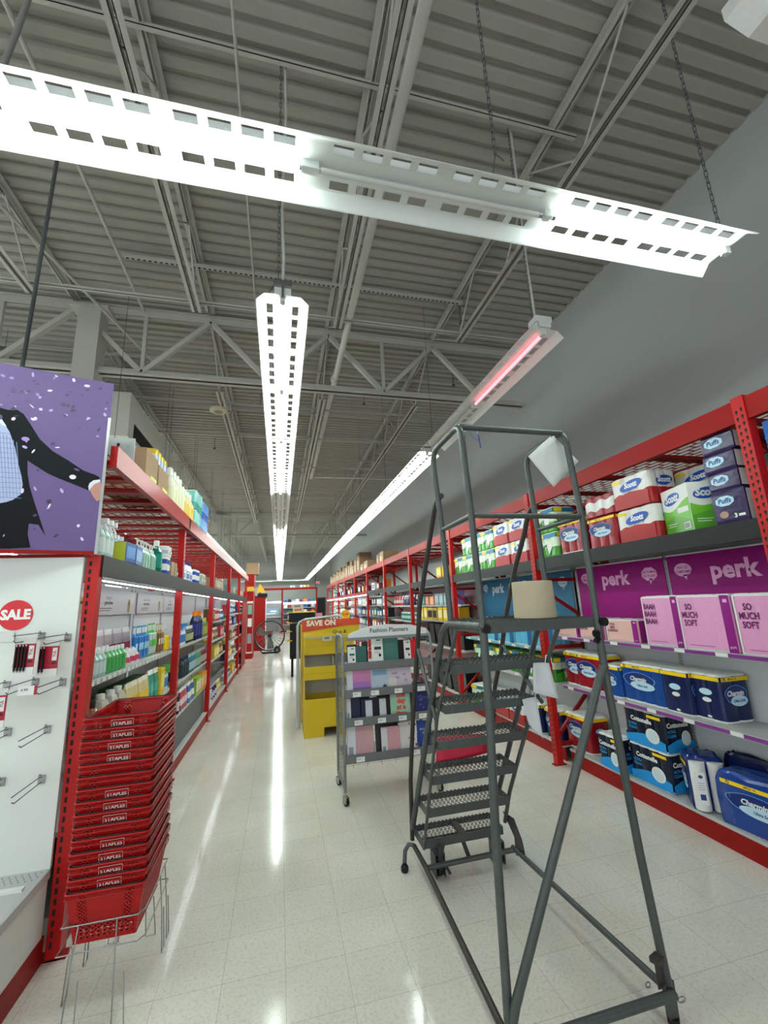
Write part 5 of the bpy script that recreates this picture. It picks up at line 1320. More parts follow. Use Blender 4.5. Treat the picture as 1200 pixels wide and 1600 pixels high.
ROLLW = mat('roll_white', 'e6e6e3', 0.6, bump=0.15, bscale=60)
def wrap(hexc, rough=0.18): return mat('wrap_' + hexc, hexc, rough, spec=0.4, bump=0.35, bscale=22)
def scallop(w_, d_, nw, nd, amp, k=1.0):
    pts = []; q = 6
    w2, d2 = w_ / 2 - amp, d_ / 2 - amp
    def edge(p0, p1, n, nx, ny):
        for i in range(n):
            for j in range(q):
                t = (i + j / q) / n; a = amp * abs(math.sin(PI * (j / q))) ** 0.5
                c = 1.0
                if t < 0.04: c = 0.0
                pts.append(((p0[0] + (p1[0] - p0[0]) * t + nx * a * 1) * k, (p0[1] + (p1[1] - p0[1]) * t + ny * a) * k))
    edge((-w2, -d2), (w2, -d2), nw, 0, -1); edge((w2, -d2), (w2, d2), nd, 1, 0)
    edge((w2, d2), (-w2, d2), nw, 0, 1); edge((-w2, d2), (-w2, -d2), nd, -1, 0)
    return pts
def rollpack(w_, d_, h, nw, nd, bands, deco=None, tops=True, wavy=0.0, amp=0.012):
    # bands: [(z fraction, material)] from the bottom upwards
    def fn():
        b = MB()
        o = scallop(w_, d_, nw, nd, amp)
        zs = [(0.0, .96)] + [(0.03, 1.0)]
        mats_ = [bands[0][1]]
        rings = [[(x * .96, y * .96, 0) for x, y in o], [(x, y, h * .03) for x, y in o]]
        for fr_, m_ in bands:
            rings.append([(x, y, h * min(fr_, .96) + (wavy * math.sin(x * 40) if 0.05 < fr_ < .94 else 0)) for x, y in o]); mats_.append(m_)
        rings.append([(x * .95, y * .93, h) for x, y in o]); mats_.append(ROLLW if tops else bands[-1][1])
        b.loft(rings, mats_, top=ROLLW if tops else bands[-1][1], smooth=False)
        parts = [('wrapped_rolls', b)]
        if tops:
            t_ = MB(); rw, rd = w_ / nw, d_ / nd; r_ = min(rw, rd) * .46
            for i in range(nw):
                for j in range(nd):
                    x, y = -w_ / 2 * .95 + rw * .95 * (i + .5), -d_ / 2 * .93 + rd * .93 * (j + .5)
                    t_.lathe([(r_, h - .004), (r_ * .96, h + .003), (r_ * .4, h + .001), (r_ * .36, h - .0)], ROLLW, 12, (x, y, 0))
            parts.append(('roll_tops', t_))
        if deco:
            dm = MB(); deco(dm, facing(d_ / 2 + 0.0022), w_, h, facing_r(w_ / 2 + 0.0022), facing_l(w_ / 2 + 0.0022), d_)
            parts.append(('printing', dm))
        return parts
    return fn
NAVY = 'navy'
def charmin_deco(base, mega='72', sub='Ultra Soft'):
    def f(m, M, w_, h, MR, ML, d_):
        Y_ = pm('f2cb1d'); NV = pm('122a6e'); LB = pm('bcdcf0'); IK = pm('16235a')
        T = Matrix.Translation
        m.rect(-w_ * .47, w_ * .47, h * .87, h * .955, Y_, M)
        m.text(mega, h * .085, IK, M @ T((-w_ * .37, h * .912, .0006)), bold=.04); m.text('MEGA XL', h * .06, IK, M @ T((-w_ * .08, h * .912, .0006)), bold=.02)
        cx, cy = -w_ * .05, h * .56; a = w_ * .36
        m.flat([(cx + a * 1.06 * math.cos(t) * (1 + .05 * math.sin(5 * t)), cy + h * .20 * math.sin(t) + h * .03) for t in [i * PI / 14 for i in range(28)]], pm('5f93cf'), M @ T((0, 0, .0005)))
        m.flat([(cx + a * math.cos(t) * (1 + .05 * math.sin(5 * t)), cy + h * .185 * math.sin(t) + h * .03) for t in [i * PI / 14 for i in range(28)]], NV, M @ T((0, 0, .001)))
        m.flat([(cx + a * .2 + a * .8 * math.cos(t), cy - h * .1 + h * .11 * math.sin(t)) for t in [i * PI / 14 for i in range(28)]], LB, M @ T((0, 0, .0015)))
        m.text('Charmin', h * .15, WHITE, M @ T((cx - .004, cy + h * .055, .002)), bold=.04, shear=.25, maxw=a * 1.6)
        m.text(sub, h * .085, NV, M @ T((cx + a * .2, cy - h * .1, .0022)), bold=.03, maxw=a * 1.35)
        for S_ in (MR, ML):
            m.rect(-d_ * .47, d_ * .47, h * .87, h * .955, Y_, S_); m.ell(0, h * .62, d_ * .2, h * .07, LB, S_); m.ell(0, h * .45, d_ * .14, h * .05, WHITE, S_); m.ell(0, h * .1, d_ * .07, h * .025, WHITE, S_)
    return f
def cottonelle_deco(m, M, w_, h, MR, ML, d_):
    T = Matrix.Translation
    for S_, ww in ((M, w_), (MR, d_), (ML, d_)):
        n = 14
        pts = [(-ww * .48, .006)] + [(ww * .48, .006)] + [(ww * (.48 - .96 * i / n), h * (.26 + .10 * math.sin(i / n * 3.6))) for i in range(n + 1)]
        m.flat(pts, pm('1c8fd6'), S_)
        m.text('Cottonelle', h * .17, WHITE, S_ @ T((-ww * .04, h * .72, .0006)), bold=.045, maxw=ww * .82)
        m.text('ULTRA', h * .10, pm('2d8fd0'), S_ @ T((-ww * .27, h * .56, .0006)), bold=.03, maxw=ww * .3); m.text('CLEAN', h * .10, pm('2d8fd0'), S_ @ T((-ww * .27, h * .45, .0006)), bold=.03, maxw=ww * .3)
        m.ell(ww * .2, h * .36, ww * .16, h * .20, WHITE, S_ @ T((0, 0, .0008))); m.ell(ww * .2, h * .36, ww * .12, h * .15, pm('cfdfe4'), S_ @ T((0, 0, .0012)))
        m.rect(ww * .12, ww * .44, h * .84, h * .92, pm('f2cb1d'), S_ @ T((0, 0, .0006)))
def perk_deco(l1, l2, l3):
    def f(m, M, w_, h, MR, ML, d_):
        T = Matrix.Translation; PK = pm('8b1d7c', .3)
        m.rect(w_ * .33, w_ * .485, h * .0, h * .985, PK, M).rect(-w_ * .485, -w_ * .455, 0, h * .985, WHITE, M)
        ink = pm('6b1f5c')
        for k, s_ in enumerate((l1, l2, l3)): m.text(s_, h * .155, ink, M @ T((-w_ * .27, h * (.78 - .15 * k), .0006)), bold=.03, sx=.72, maxw=w_ * .32)
        m.rect(-w_ * .36, w_ * .1, h * .08, h * .088, ink, M @ T((0, 0, .0006)))
        m.text('perk', h * .07, WHITE, M @ T((w_ * .41, h * .1, .0008)), maxw=w_ * .1); m.rect(w_ * .38, w_ * .45, h * .86, h * .92, PKL, M @ T((0, 0, .0008)))
        m.rect(-d_ * .45, d_ * .45, 0.002, h * .97, PK, MR)
    return f
def scott_deco(col):
    def f(m, M, w_, h, MR, ML, d_):
        T = Matrix.Translation
        m.flat([(-w_ * .45, 0.004), (w_ * .45, 0.004), (w_ * .45, h * .42), (0, h * .5), (-w_ * .45, h * .38)], pm(col), M)
        for S_, ww in ((M, w_), (MR, d_), (ML, d_)):
            m.ell(ww * .05, h * .68, ww * .30, h * .15, pm('1f4fae'), S_ @ T((0, 0, .0006)), rot=.15)
            m.text('Scott', h * .22, WHITE, S_ @ T((ww * .05, h * .69, .0012)), bold=.05, shear=.15, maxw=ww * .5)
        m.rect(-w_ * .44, -w_ * .2, h * .84, h * .93, pm('f2cb1d'), M @ T((0, 0, .0006)))
    return f
def bounty_deco(m, M, w_, h, MR, ML, d_):
    T = Matrix.Translation
    for S_, ww in ((M, w_), (MR, d_), (ML, d_)):
        m.rect(-ww * .47, ww * .47, h * .78, h * .94, pm('1f6f9e'), S_); m.rect(-ww * .46, -ww * .1, h * .80, h * .95, pm('f2cb1d'), S_ @ T((0, 0, .0006)))
        m.flat([(ww * .1, h * .1), (ww * .3, h * .45), (ww * .22, h * .72), (ww * .02, h * .5)], WHITE, S_ @ T((0, 0, .0006)))
        m.text('Bounty', h * .17, pm('17351c'), S_ @ T((-ww * .12, h * .45, .001)) @ Matrix.Rotation(.25, 4, 'Z'), bold=.04, maxw=ww * .5)
BLUEW, REDW, NVW = wrap('15458f'), wrap('8e1422'), wrap('14204e'); PKW = wrap('e8a3cf', .2); GRW = wrap('3f8f2a'); CLW = wrap('dcdcd8', .15)
K = {}
def reg(key, fn, name, cat, desc): K[key] = (proto(key, fn), name, cat, desc)
reg('charmin', rollpack(.46, .29, .34, 4, 3, [(.06, ROLLW), (.96, BLUEW)], charmin_deco(BLUEW)), 'toilet_paper_pack', 'toilet paper', 'blue wrapped toilet paper pack with yellow band')
reg('charmin_s', rollpack(.26, .25, .29, 2, 2, [(.05, ROLLW), (.96, BLUEW)], charmin_deco(BLUEW, '24')), 'toilet_paper_pack', 'toilet paper', 'small blue wrapped toilet paper pack')
reg('charmin_n', rollpack(.28, .26, .34, 2, 2, [(.05, ROLLW), (.97, NVW)], charmin_deco(NVW)), 'toilet_paper_pack', 'toilet paper', 'navy wrapped toilet paper pack')
reg('charmin_r', rollpack(.40, .25, .36, 3, 2, [(.05, ROLLW), (.94, REDW)], charmin_deco(REDW, '18', 'Ultra Strong')), 'toilet_paper_pack', 'toilet paper', 'dark red wrapped toilet paper pack')
reg('charmin_rl', rollpack(.38, .30, .30, 3, 3, [(.05, REDW), (.97, REDW)], charmin_deco(REDW, '27', 'Ultra Strong'), tops=False, wavy=.004), 'toilet_paper_pack', 'toilet paper', 'crimson plastic toilet paper bale')
reg('charmin_rw', rollpack(.40, .30, .20, 3, 3, [(.3, REDW), (.75, CLW), (.97, REDW)], None, tops=False, wavy=.012), 'toilet_paper_pack', 'toilet paper', 'crimson and clear toilet paper bale')
reg('cottonelle', rollpack(.44, .30, .30, 4, 3, [(.05, ROLLW), (.96, wrap('0f1a30'))], cottonelle_deco), 'toilet_paper_pack', 'toilet paper', 'navy and bright blue toilet paper pack')
reg('perk_a', rollpack(.36, .26, .41, 3, 2, [(.03, ROLLW), (.97, PKW)], perk_deco('BAAH', 'BAAH', 'BAAH'), amp=.003), 'paper_roll_pack', 'paper towels', 'tall pink wrapped paper roll pack')
reg('perk_b', rollpack(.43, .26, .41, 3, 2, [(.03, ROLLW), (.97, PKW)], perk_deco('SO', 'MUCH', 'SOFT'), amp=.003), 'paper_roll_pack', 'paper towels', 'tall pink wrapped soft paper roll pack')
reg('perk_low', rollpack(.40, .26, .20, 3, 2, [(.03, ROLLW), (.97, wrap('e9bcb4', .2))], perk_deco("IT'S IN", 'MINT', 'CONDITION'), amp=.003), 'paper_roll_pack', 'paper towels', 'low pink wrapped paper roll pack')
reg('perk_blue', rollpack(.42, .26, .30, 3, 2, [(.03, ROLLW), (.97, wrap('62b4d6', .2))], lambda m, M, w_, h, MR, ML, d_: (m.rect(w_ * .28, w_ * .48, 0, h * .97, pm('155f94'), M), m.text('CLEAN', h * .15, pm('155f94'), M @ Matrix.Translation((-w_ * .15, h * .7, .001)), sx=.8))), 'paper_roll_pack', 'paper towels', 'sky blue wrapped paper roll pack')
reg('scott_r', rollpack(.42, .30, .29, 3, 3, [(.45, wrap('a31c22')), (.97, CLW)], scott_deco('a31c22'), tops=True, wavy=.01), 'toilet_paper_pack', 'toilet paper', 'white and red toilet paper bale')
reg('bounty', rollpack(.40, .28, .28, 3, 2, [(.4, GRW), (.78, wrap('cfe0c2')), (.97, GRW)], bounty_deco, tops=True), 'paper_towel_pack', 'paper towels', 'green and white paper towel pack')
reg('bounty_s', rollpack(.28, .26, .28, 2, 2, [(.5, GRW), (.78, wrap('cfe0c2')), (.97, wrap('2f7a3a'))], bounty_deco, tops=False), 'paper_towel_pack', 'paper towels', 'small green paper towel pack')
def tissue(w_, d_, h, c, big=False):
    def fn():
        W_ = wrap(c, .2); b = MB()
        amp = .02
        o = scallop(w_, d_, 1, 1, .004)
        b.loft([[(x * .97, y * .97, 0) for x, y in o], [(x, y, h * .12) for x, y in o], [(x, y, h * .88) for x, y in o], [(x * .96, y * .96, h) for x, y in o]], [W_, W_, W_])
        b.rect(-d_ * .46, d_ * .46, .01, h * .93, CLW, facing_r(w_ / 2 + .001)).rect(-d_ * .46, d_ * .46, .01, h * .93, CLW, facing_l(w_ / 2 + .001))
        p = MB(); M_ = facing(d_ / 2 + .0012); cy = h * (.68 if big else .55); cx = -w_ * .1
        p.flat([(cx + .062 * math.cos(t) * (1 + .07 * abs(math.sin(4 * t))), cy + .034 * math.sin(t) * (1 + .07 * abs(math.sin(4 * t)))) for t in [i * PI / 20 for i in range(40)]], pm('b9dcec'), M_)
        p.text('Puffs', .048, pm('1f3f86'), M_ @ Matrix.Translation((cx, cy, .0006)), bold=.03, shear=.15, maxw=.095)
        if big:
            p.ell(cx - .02, h * .28, .03, .025, pm('a98a78'), M_, 14); p.text('3', .04, WHITE, M_ @ Matrix.Translation((w_ * .14, h * .2, .0006)), bold=.04)
            p.rect(w_ * .22, w_ * .4, h * .17, h * .24, WHITE, M_)
        return [('wrapped_boxes', b), ('printing', p)]
    return fn
reg('puffs_big', tissue(.235, .25, .235, '2c1c4c', True), 'tissue_pack', 'tissues', 'purple plastic-wrapped tissue box pack')
reg('puffs', tissue(.225, .25, .135, '2c1c4c'), 'tissue_pack', 'tissues', 'low purple plastic-wrapped tissue box pack')
reg('kleenex', carton(.28, .25, .15, '2368b8', None, 'Kleenex', 'ffffff'), 'tissue_pack', 'tissues', 'bright blue tissue box pack')
def scottbox():
    b = MB(); w_, d_, h = .34, .34, .37
    b.rbox(-w_ / 2, w_ / 2, -d_ / 2, d_ / 2, 0, h, pm('e9ebe6', .4), .002)
    p = MB(); T = Matrix.Translation
    for S_ in (facing(d_ / 2 + .0008), facing_r(w_ / 2 + .0008), facing_l(w_ / 2 + .0008)):
        n = 12
        p.flat([(-w_ * .495, .002), (w_ * .495, .002)] + [(w_ * (.495 - .99 * i / n), h * (.60 + .10 * math.cos(i / n * 4.4))) for i in range(n + 1)], mat('scott_green', '69b52c', .35), S_)
        p.flat([(-w_ * .495, .002), (w_ * .495, .002), (w_ * .495, h * .22), (-w_ * .1, h * .4), (-w_ * .495, h * .3)], mat('scott_dark_green', '4f9a26', .35), S_ @ T((0, 0, .0004)))
        p.ell(-w_ * .1, h * .76, w_ * .30, h * .12, pm('1f4fae'), S_ @ T((0, 0, .0008)), rot=.15)
        p.text('Scott', h * .22, WHITE, S_ @ T((-w_ * .1, h * .77, .0014)), bold=.05, shear=.15, maxw=w_ * .5)
        p.rect(w_ * .05, w_ * .44, h * .42, h * .53, WHITE, S_ @ T((0, 0, .001)))
        p.rect(-w_ * .4, -w_ * .05, h * .22, h * .235, WHITE, S_ @ T((0, 0, .001))).rect(-w_ * .4, -w_ * .1, h * .17, h * .185, WHITE, S_ @ T((0, 0, .001)))
    p.rect(w_ * .2, w_ * .42, h * .06, h * .2, WHITE, facing(d_ / 2 + .0022))
    for i in range(8): p.rect(w_ * (.22 + .022 * i), w_ * (.232 + .022 * i), h * .08, h * .18, BLACK, facing(d_ / 2 + .0026))
    return [('carton', b), ('printing', p)]
reg('scottbox', scottbox, 'paper_towel_box', 'paper towels', 'green and white cardboard paper towel box')

def RP(key, y, z, u, label, rot=0.0, tilt=None, scale=None, group=None):     # one pack in the paper-goods rack
    parts, name, cat, desc = K[key]
    return put(parts, name, label, cat, (FXR + u, y, z), -PI / 2 + rot, group, scale, tilt)
ZB = 2.236
RP('puffs_big', 2.18, ZB, 0.18, 'purple plastic-wrapped tissue pack at the base of the tissue tower, first by the upright', group='purple tissue packs')
for k, nm in enumerate(('second from the bottom', 'third from the bottom', 'topmost')): RP('puffs', 2.18 + .01 * (k % 2), ZB + .237 + k * .137, 0.18, 'low purple tissue pack, %s in the tissue tower beside the red upright' % nm, rot=.04 * (k - 1), group='purple tissue packs')
for k in range(4): RP('kleenex', 1.74, ZB + k * .152, 0.19, 'bright blue tissue pack, %s from the bottom beyond the red upright' % ORD[k], group='blue tissue packs')
RP('scottbox', 2.56, ZB, 0.26, 'green and white cardboard paper towel box with its corner towards the aisle', rot=math.radians(-18))
RP('scott_r', 2.99, ZB, 0.22, 'white and red toilet paper bale under another, behind the green towel box', group='white and red bales')
RP('scott_r', 3.00, ZB + .30, 0.22, 'white and red toilet paper bale on top, behind the green towel box', group='white and red bales')
RP('scott_r', 2.70, ZB + .30, 0.62, 'white toilet paper bale at the back above the green towel box')
RP('scott_r', 2.72, ZB, 0.66, 'white toilet paper bale at the back behind the green towel box')
RP('charmin_rl', 3.40, ZB, 0.22, 'crimson plastic toilet paper bale with blue emblem on the charcoal beam')
RP('charmin_rw', 3.40, ZB + .305, 0.22, 'crimson and clear toilet paper bale on top of the crimson one')
RP('charmin_r', 3.86, ZB, 0.20, 'dark red upright roll pack beside the crimson bale, above the blue sign')
RP('bounty', 4.28, ZB, 0.20, 'green and white paper towel pack by the second upright, lower one', group='towel packs by the second upright')
RP('bounty', 4.28, ZB + .285, 0.20, 'white-topped paper towel pack by the second upright, upper one', group='towel packs by the second upright')
for r_ in range(2):
    for k in range(2): RP('scott_r', 4.86 + .43 * k, ZB + r_ * .295, 0.20, 'white and red bale, %s row, %s place past the second upright' % (('lower', 'upper')[r_], ORD[k]), group='white and red bales')
for r_ in range(2):
    for k in range(4 if r_ == 0 else 3): RP('bounty', 5.72 + .36 * k, ZB + r_ * .285, 0.20, 'green paper towel pack on the charcoal beam, %s row, %s place' % (('lower', 'upper')[r_], ORD[k]), group='green paper towel packs above the blue signs')
# shelves under the purple signs
RP('perk_b', 2.175, 1.351, .30, 'tall pink SO MUCH SOFT paper roll pack nearest the red upright')
RP('perk_b', 2.615, 1.351, .30, 'tall pink SO MUCH SOFT paper roll pack in the middle of the pink row')
RP('perk_a', 3.02, 1.351, .32, 'tall pink BAAH BAAH BAAH paper roll pack at the ladder end of the pink row')
for k, y in enumerate((3.50, 3.92, 4.28)): RP('perk_low', y, 1.351, .34, 'low pink paper roll pack, %s along from the tall pink packs' % ORD[k], group='low pink packs')
RP('charmin', 3.37, .822, .36, 'large blue toilet paper pack with yellow 72 MEGA XL band on the purple-edged shelf')
RP('charmin_n', 3.02, .822, .35, rot=PI / 2, label='navy toilet paper pack right beside the large blue one')
RP('charmin_n', 2.79, .822, .39, rot=PI / 2, label='navy toilet paper pack standing last, beside the empty shelf space')
RP('charmin_s', 3.74, .822, .33, 'small blue toilet paper pack between the large blue and the red packs')
RP('charmin_r', 4.08, .822, .36, 'dark red roll pack with yellow corner behind the ladder brace, middle shelf')
RP('charmin_r', 4.30, .822, .38, 'dark red roll pack partly hidden behind the first, middle shelf')
for k in range(2): RP('cottonelle', 3.42, .163 + k * .303, .36, ('navy and bright blue toilet paper pack, lower one of the stacked pair', 'navy and bright blue toilet paper pack, on top of the stacked pair')[k])
RP('cottonelle', 3.81, .163, .36, rot=PI / 2, label= 'navy and bright blue pack peeking out beside the stacked pair')
RP('charmin_r', 4.36, .163, .34, 'dark red roll pack on the bottom deck beside the perforated upright')
# loose bales on the bottom deck
def bale(label, y, z, u, rot, w_, d_, h, face, side_white=True, tilt=None, txt=True):
    t = thing('toilet_paper_bale', label, 'toilet paper', (FXR + u, y, z), -PI / 2 + rot)
    W_ = wrap(face)
    b = MB(); n = 10; rings = []
    prof = [(0, .97, 0), (.05, 1.0, 0), (.5, 1.02, .0), (.82, 1.0, .0), (.95, .93, .0), (1.0, .80, .0)]
    for zf, k, _ in prof:
        r_ = []
        for i in range(n * 2):
            f = i / (n * 2) * 4
            sx = (-1, 1, 1, -1)[int(f)]; sy = (-1, -1, 1, 1)[int(f)]; ex = (-1, 1, 1, -1)[(int(f) + 1) % 4]; ey = (-1, -1, 1, 1)[(int(f) + 1) % 4]
            t_ = f - int(f); x = sx + (ex - sx) * t_; y_ = sy + (ey - sy) * t_
            bul = 1 + .03 * math.sin(PI * t_)
            r_.append((x * w_ / 2 * k * bul, y_ * d_ / 2 * k * bul, zf * h + .012 * math.sin(i * 2.1) * (zf > .9)))
        rings.append(r_)
    b.loft(rings, [W_] * 5, smooth=True)
    b.build('wrapped_rolls', t)
    if txt:
        dm = MB(); charmin_deco(W_)(dm, facing(d_ / 2 * 1.06 + .002), w_ * .92, h * .9, facing_r(w_ / 2 + .5), facing_l(w_ / 2 + .5), .001)
        dm.build('printing', t)
    if side_white:
        e = MB()
        for i in range(2):
            for sgn in (-1, 1): e.cyl((sgn * (w_ / 2 + .004), -d_ / 4 + i * d_ / 2, h * .03), (sgn * (w_ / 2 + .004), -d_ / 4 + i * d_ / 2, h * .92), d_ * .22, ROLLW, 14)
        e.build('white_rolls', t)
    if tilt: t.rotation_euler = (tilt[0], tilt[1], -PI / 2 + rot)
    return t
bale('large blue plastic toilet paper bale with yellow 72 corner lying at the picture edge', 2.52, .163, .30, 0.10, .54, .20, .35, '183c8a', False)
t = bale('navy toilet paper bale standing with its white roll side towards the ladder', 2.99, .163, .31, math.radians(-36), .20, .24, .37, '14286a', True)
pr2 = MB(); X_ = facing_r(.163)
pr2.rect(-.095, -.03, .06, .28, pm('eef0f2'), X_).ell(-.06, .25, .015, .012, pm('41506e'), facing_r(.1636), 12).rect(-.08, -.045, .09, .13, pm('2b3f7a'), facing_r(.1636))
for k in range(4): pr2.rect(-.085, -.04, .16 + k * .015, .163 + k * .015, pm('70788a'), facing_r(.1636))
pr2.build('side_printing', t)
bale('dark navy plastic bale slumped at the back of the bottom deck', 2.72, .163, .47, 0.0, .36, .09, .40, '101a44', False, txt=False)
bale('second navy plastic bale slumped at the back, near the picture edge', 2.30, .163, .47, 0.0, .40, .09, .42, '121c40', False, txt=False)
# bay with the blue signs
for k in range(4): RP('perk_blue', 4.80 + .45 * k, 1.186, .34, 'sky blue paper roll pack, %s along the shelf under the blue signs' % ORD[k], group='sky blue packs')
for k in range(6): RP('bounty_s', 4.76 + .37 * k, .811, .32, 'green paper towel pack, %s along the shelf below the sky blue packs' % ORD[k], group='green packs under the blue packs')
for k, (key, y) in enumerate((('charmin_n', 4.74), ('charmin_n', 5.1), ('scott_r', 5.5), ('scott_r', 5.9))): RP(key, y, .163, .30, ('navy' if k < 2 else 'white and red') + ' toilet paper pack, %s along the bottom deck behind the ladder treads' % ORD[k])
for k in range(2): RP('bounty', 6.3 + .42 * k, .163, .32, 'yellow-topped green towel pack, %s on the bottom deck by the third upright' % ORD[k], rot=.2)

# --- generic rows
GB = 'small carton'
def row(sd, key, fn, name, cat, desc, y0, n, pitch, z, u, where, group=None, jit=.004, dz=0, rot=0, deep=0):
    fx, dr, rz = side(sd); parts = proto(key, fn)
    for i in range(n):
        lab = '%s, %s %s' % (desc, ORD[i] + ' ' if False else ORD[i], where)
        put(parts, name, lab, cat, (fx + dr * (u + rnd.uniform(-jit, jit)), y0 + i * pitch, z), rz + rot + rnd.uniform(-.06, .06), group or desc + ' in a row')
LR = 'cleaning-goods rack'
# above the charcoal beam, cleaning side (z 2.186)
Z = 2.186
row('L', 'spray_clear', bottle(.038, .27, 'b9cfc9', 'f0f0ee', 'trigger', 'dfe9e6'), 'spray_bottle', 'spray bottle', 'pale spray bottle with white trigger', 3.24, 3, .085, Z, .08, 'along on the charcoal beam, first bay')
row('L', 'wipebox', carton(.20, .14, .15, '1f4f96', '3c7fc4', None, side_c='b8c23a'), 'wipes_box', 'box', 'blue and lime carton of wipes', 3.62, 2, .19, Z, .06, 'along on the charcoal beam, first bay')
row('L', 'spray_white', bottle(.036, .25, 'e2e6e0', 'f2f2f0', 'trigger', 'e6ecd8'), 'spray_bottle', 'spray bottle', 'white spray bottle with white trigger', 3.60, 5, .08, Z, .20, 'behind the blue carton, first bay')
row('L', 'gel_green', bottle(.04, .24, '8fb8a6', 'eef0ee', 'pump', None), 'soap_bottle', 'soap bottle', 'pale green pump bottle', 4.02, 6, .088, Z, .07, 'along on the charcoal beam, first bay')
row('L', 'teal_bottle', bottle(.06, .32, '0e6a58', 'f2f2f0', 'cap', '14806c'), 'cleaner_bottle', 'bottle', 'large teal bottle with white cap', 4.60, 1, .1, Z, .07, 'on the charcoal beam, first bay')
row('L', 'lime_can', bottle(.032, .22, 'cfd98a', 'eef0e0', 'cap', '8fae2e'), 'cleaner_bottle', 'bottle', 'lime labelled bottle', 4.70, 2, .07, Z, .1, 'on the charcoal beam beside the teal bottle')
row('L', 'blue_tub', canister(.048, .19, '1c45a8', 'f0f0f0', 'f2f2f0'), 'wipes_canister', 'canister', 'blue wipes canister', 4.87, 2, .10, Z, .07, 'on the charcoal beam, first bay')
row('L', 'white_tub', canister(.052, .11, 'e8e8ea', 'f0f0f0', 'b9bcd0'), 'wipes_canister', 'canister', 'short white wipes tub', 4.87, 2, .10, Z + .192, .07, 'on top of the blue canisters')
row('L', 'card_s', carton(.13, .12, .16, '94765a', None), 'cardboard_box', 'box', 'small brown carton', 5.12, 2, .15, Z, .08, 'on the charcoal beam by the second upright')
row('L', 'teal_jar', canister(.04, .12, '2c7f86', '94765a', None), 'wipes_canister', 'canister', 'short teal canister', 5.40, 1, .1, Z, .07, 'on the charcoal beam by the second upright')
row('L', 'bubble_pack', jug(.16, .09, .24, 'e9edf0', '1c45a8', '1d55b0'), 'detergent_jug', 'jug', 'white jug with blue label', 5.75, 3, .2, Z, .07, 'along on the charcoal beam, second bay')
row('L', 'blue_tub', canister(.048, .19, '1c45a8', 'f0f0f0', 'f2f2f0'), 'wipes_canister', 'canister', 'blue and white wipes canister', 6.45, 3, .13, Z, .07, 'along on the charcoal beam, second bay')
row('L', 'beige_jar', canister(.055, .17, 'c3baa2', 'e5e0d0', '9fb0a0'), 'wipes_canister', 'canister', 'beige canister with pale lid', 6.95, 3, .15, Z, .07, 'along on the charcoal beam, second bay')
for bay, y in ((2, 8.3), (3, 10.9), (4, 13.6)):
    row('L', 'tan_pack%d' % (bay % 2), carton(.20, .16, .20, ('a77c62', '6f8f8a')[bay % 2], 'd7cdbf'), 'product_carton', 'carton', ('tan', 'grey-green')[bay % 2] + ' printed carton', y, 4, .28, Z, .08, 'along on the charcoal beam, %s bay' % BN[bay])
# on top of the rack, cleaning side (z 2.95)
Z = 2.912
t = thing('metal_sign_plate', 'grey metal plate with bolt holes standing on the rack corner behind the poster', 'metal plate', (-1.33, 3.62, Z)); MB().box(-0.2, .17, 0, .01, 0, .29, mat('plate_grey', 'b0b6b4', .4)).ell(.05, .23, .012, .018, BLACK, facing(.0008), 10).ell(.12, .22, .008, .01, pm('8fb0a0'), facing(.0008), 10).rect(-.05, .02, .04, .07, BLACK, facing(.0008)).build('plate', t)
for k, (y, hx) in enumerate(((4.30, .40), (4.72, .37))):
    t = thing('cardboard_box', 'brown cardboard box with yellow label, %s on top of the cleaning-goods rack' % ORD[k], 'box', (-1.36, y, Z), PI / 2)
    MB().rbox(-.19, .19, -.15, .25, 0, hx, CARD, .003).rect(-.02, .17, .03, .18, pm('d6d23a'), facing(.151)).build('carton', t)
row('L', 'kitchen_pack', rollpack(.5, .28, .16, 4, 2, [(.1, wrap('d9d4b0')), (.6, wrap('9fb0d0')), (.97, wrap('d9b93a'))], None, tops=False), 'wrapped_roll_pack', 'paper rolls', 'blue and yellow plastic pack of rolls', 4.72, 1, .4, Z + .372, .24, 'on the brown boxes')
row('L', 'tall_white', bottle(.072, .50, 'e6e4cf', 'efeee6', 'cap', 'd9d6b0'), 'refill_bottle', 'bottle', 'tall cream refill bottle', 5.04, 4, .155, Z, .10, 'along on top of the rack, first bay')
row('L', 'tall_yellow', bottle(.066, .46, 'ece2b0', 'f4f0e0', 'cap', 'd8b33a'), 'refill_bottle', 'bottle', 'tall yellow labelled refill bottle', 5.68, 4, .14, Z, .10, 'along on top of the rack, second bay')
for r_ in range(2):
    row('L', 'teal_wrap', rollpack(.24, .22, .28, 2, 2, [(.4, wrap('2f8f86')), (.97, wrap('7fc4bd'))], None, tops=True), 'wrapped_roll_pack', 'paper rolls', 'teal wrapped roll pack, %s tier' % ('lower', 'upper')[r_], 6.32, 2, .25, Z + r_ * .285, .13, 'along on top of the rack')
    row('L', 'blue_wrap', rollpack(.26, .22, .27, 2, 2, [(.4, wrap('1f4fae')), (.97, wrap('6f9fdc'))], None, tops=False), 'wrapped_roll_pack', 'paper rolls', 'blue wrapped roll pack, %s tier' % ('lower', 'upper')[r_], 6.90, 2, .27, Z + r_ * .275, .13, 'along on top of the rack')
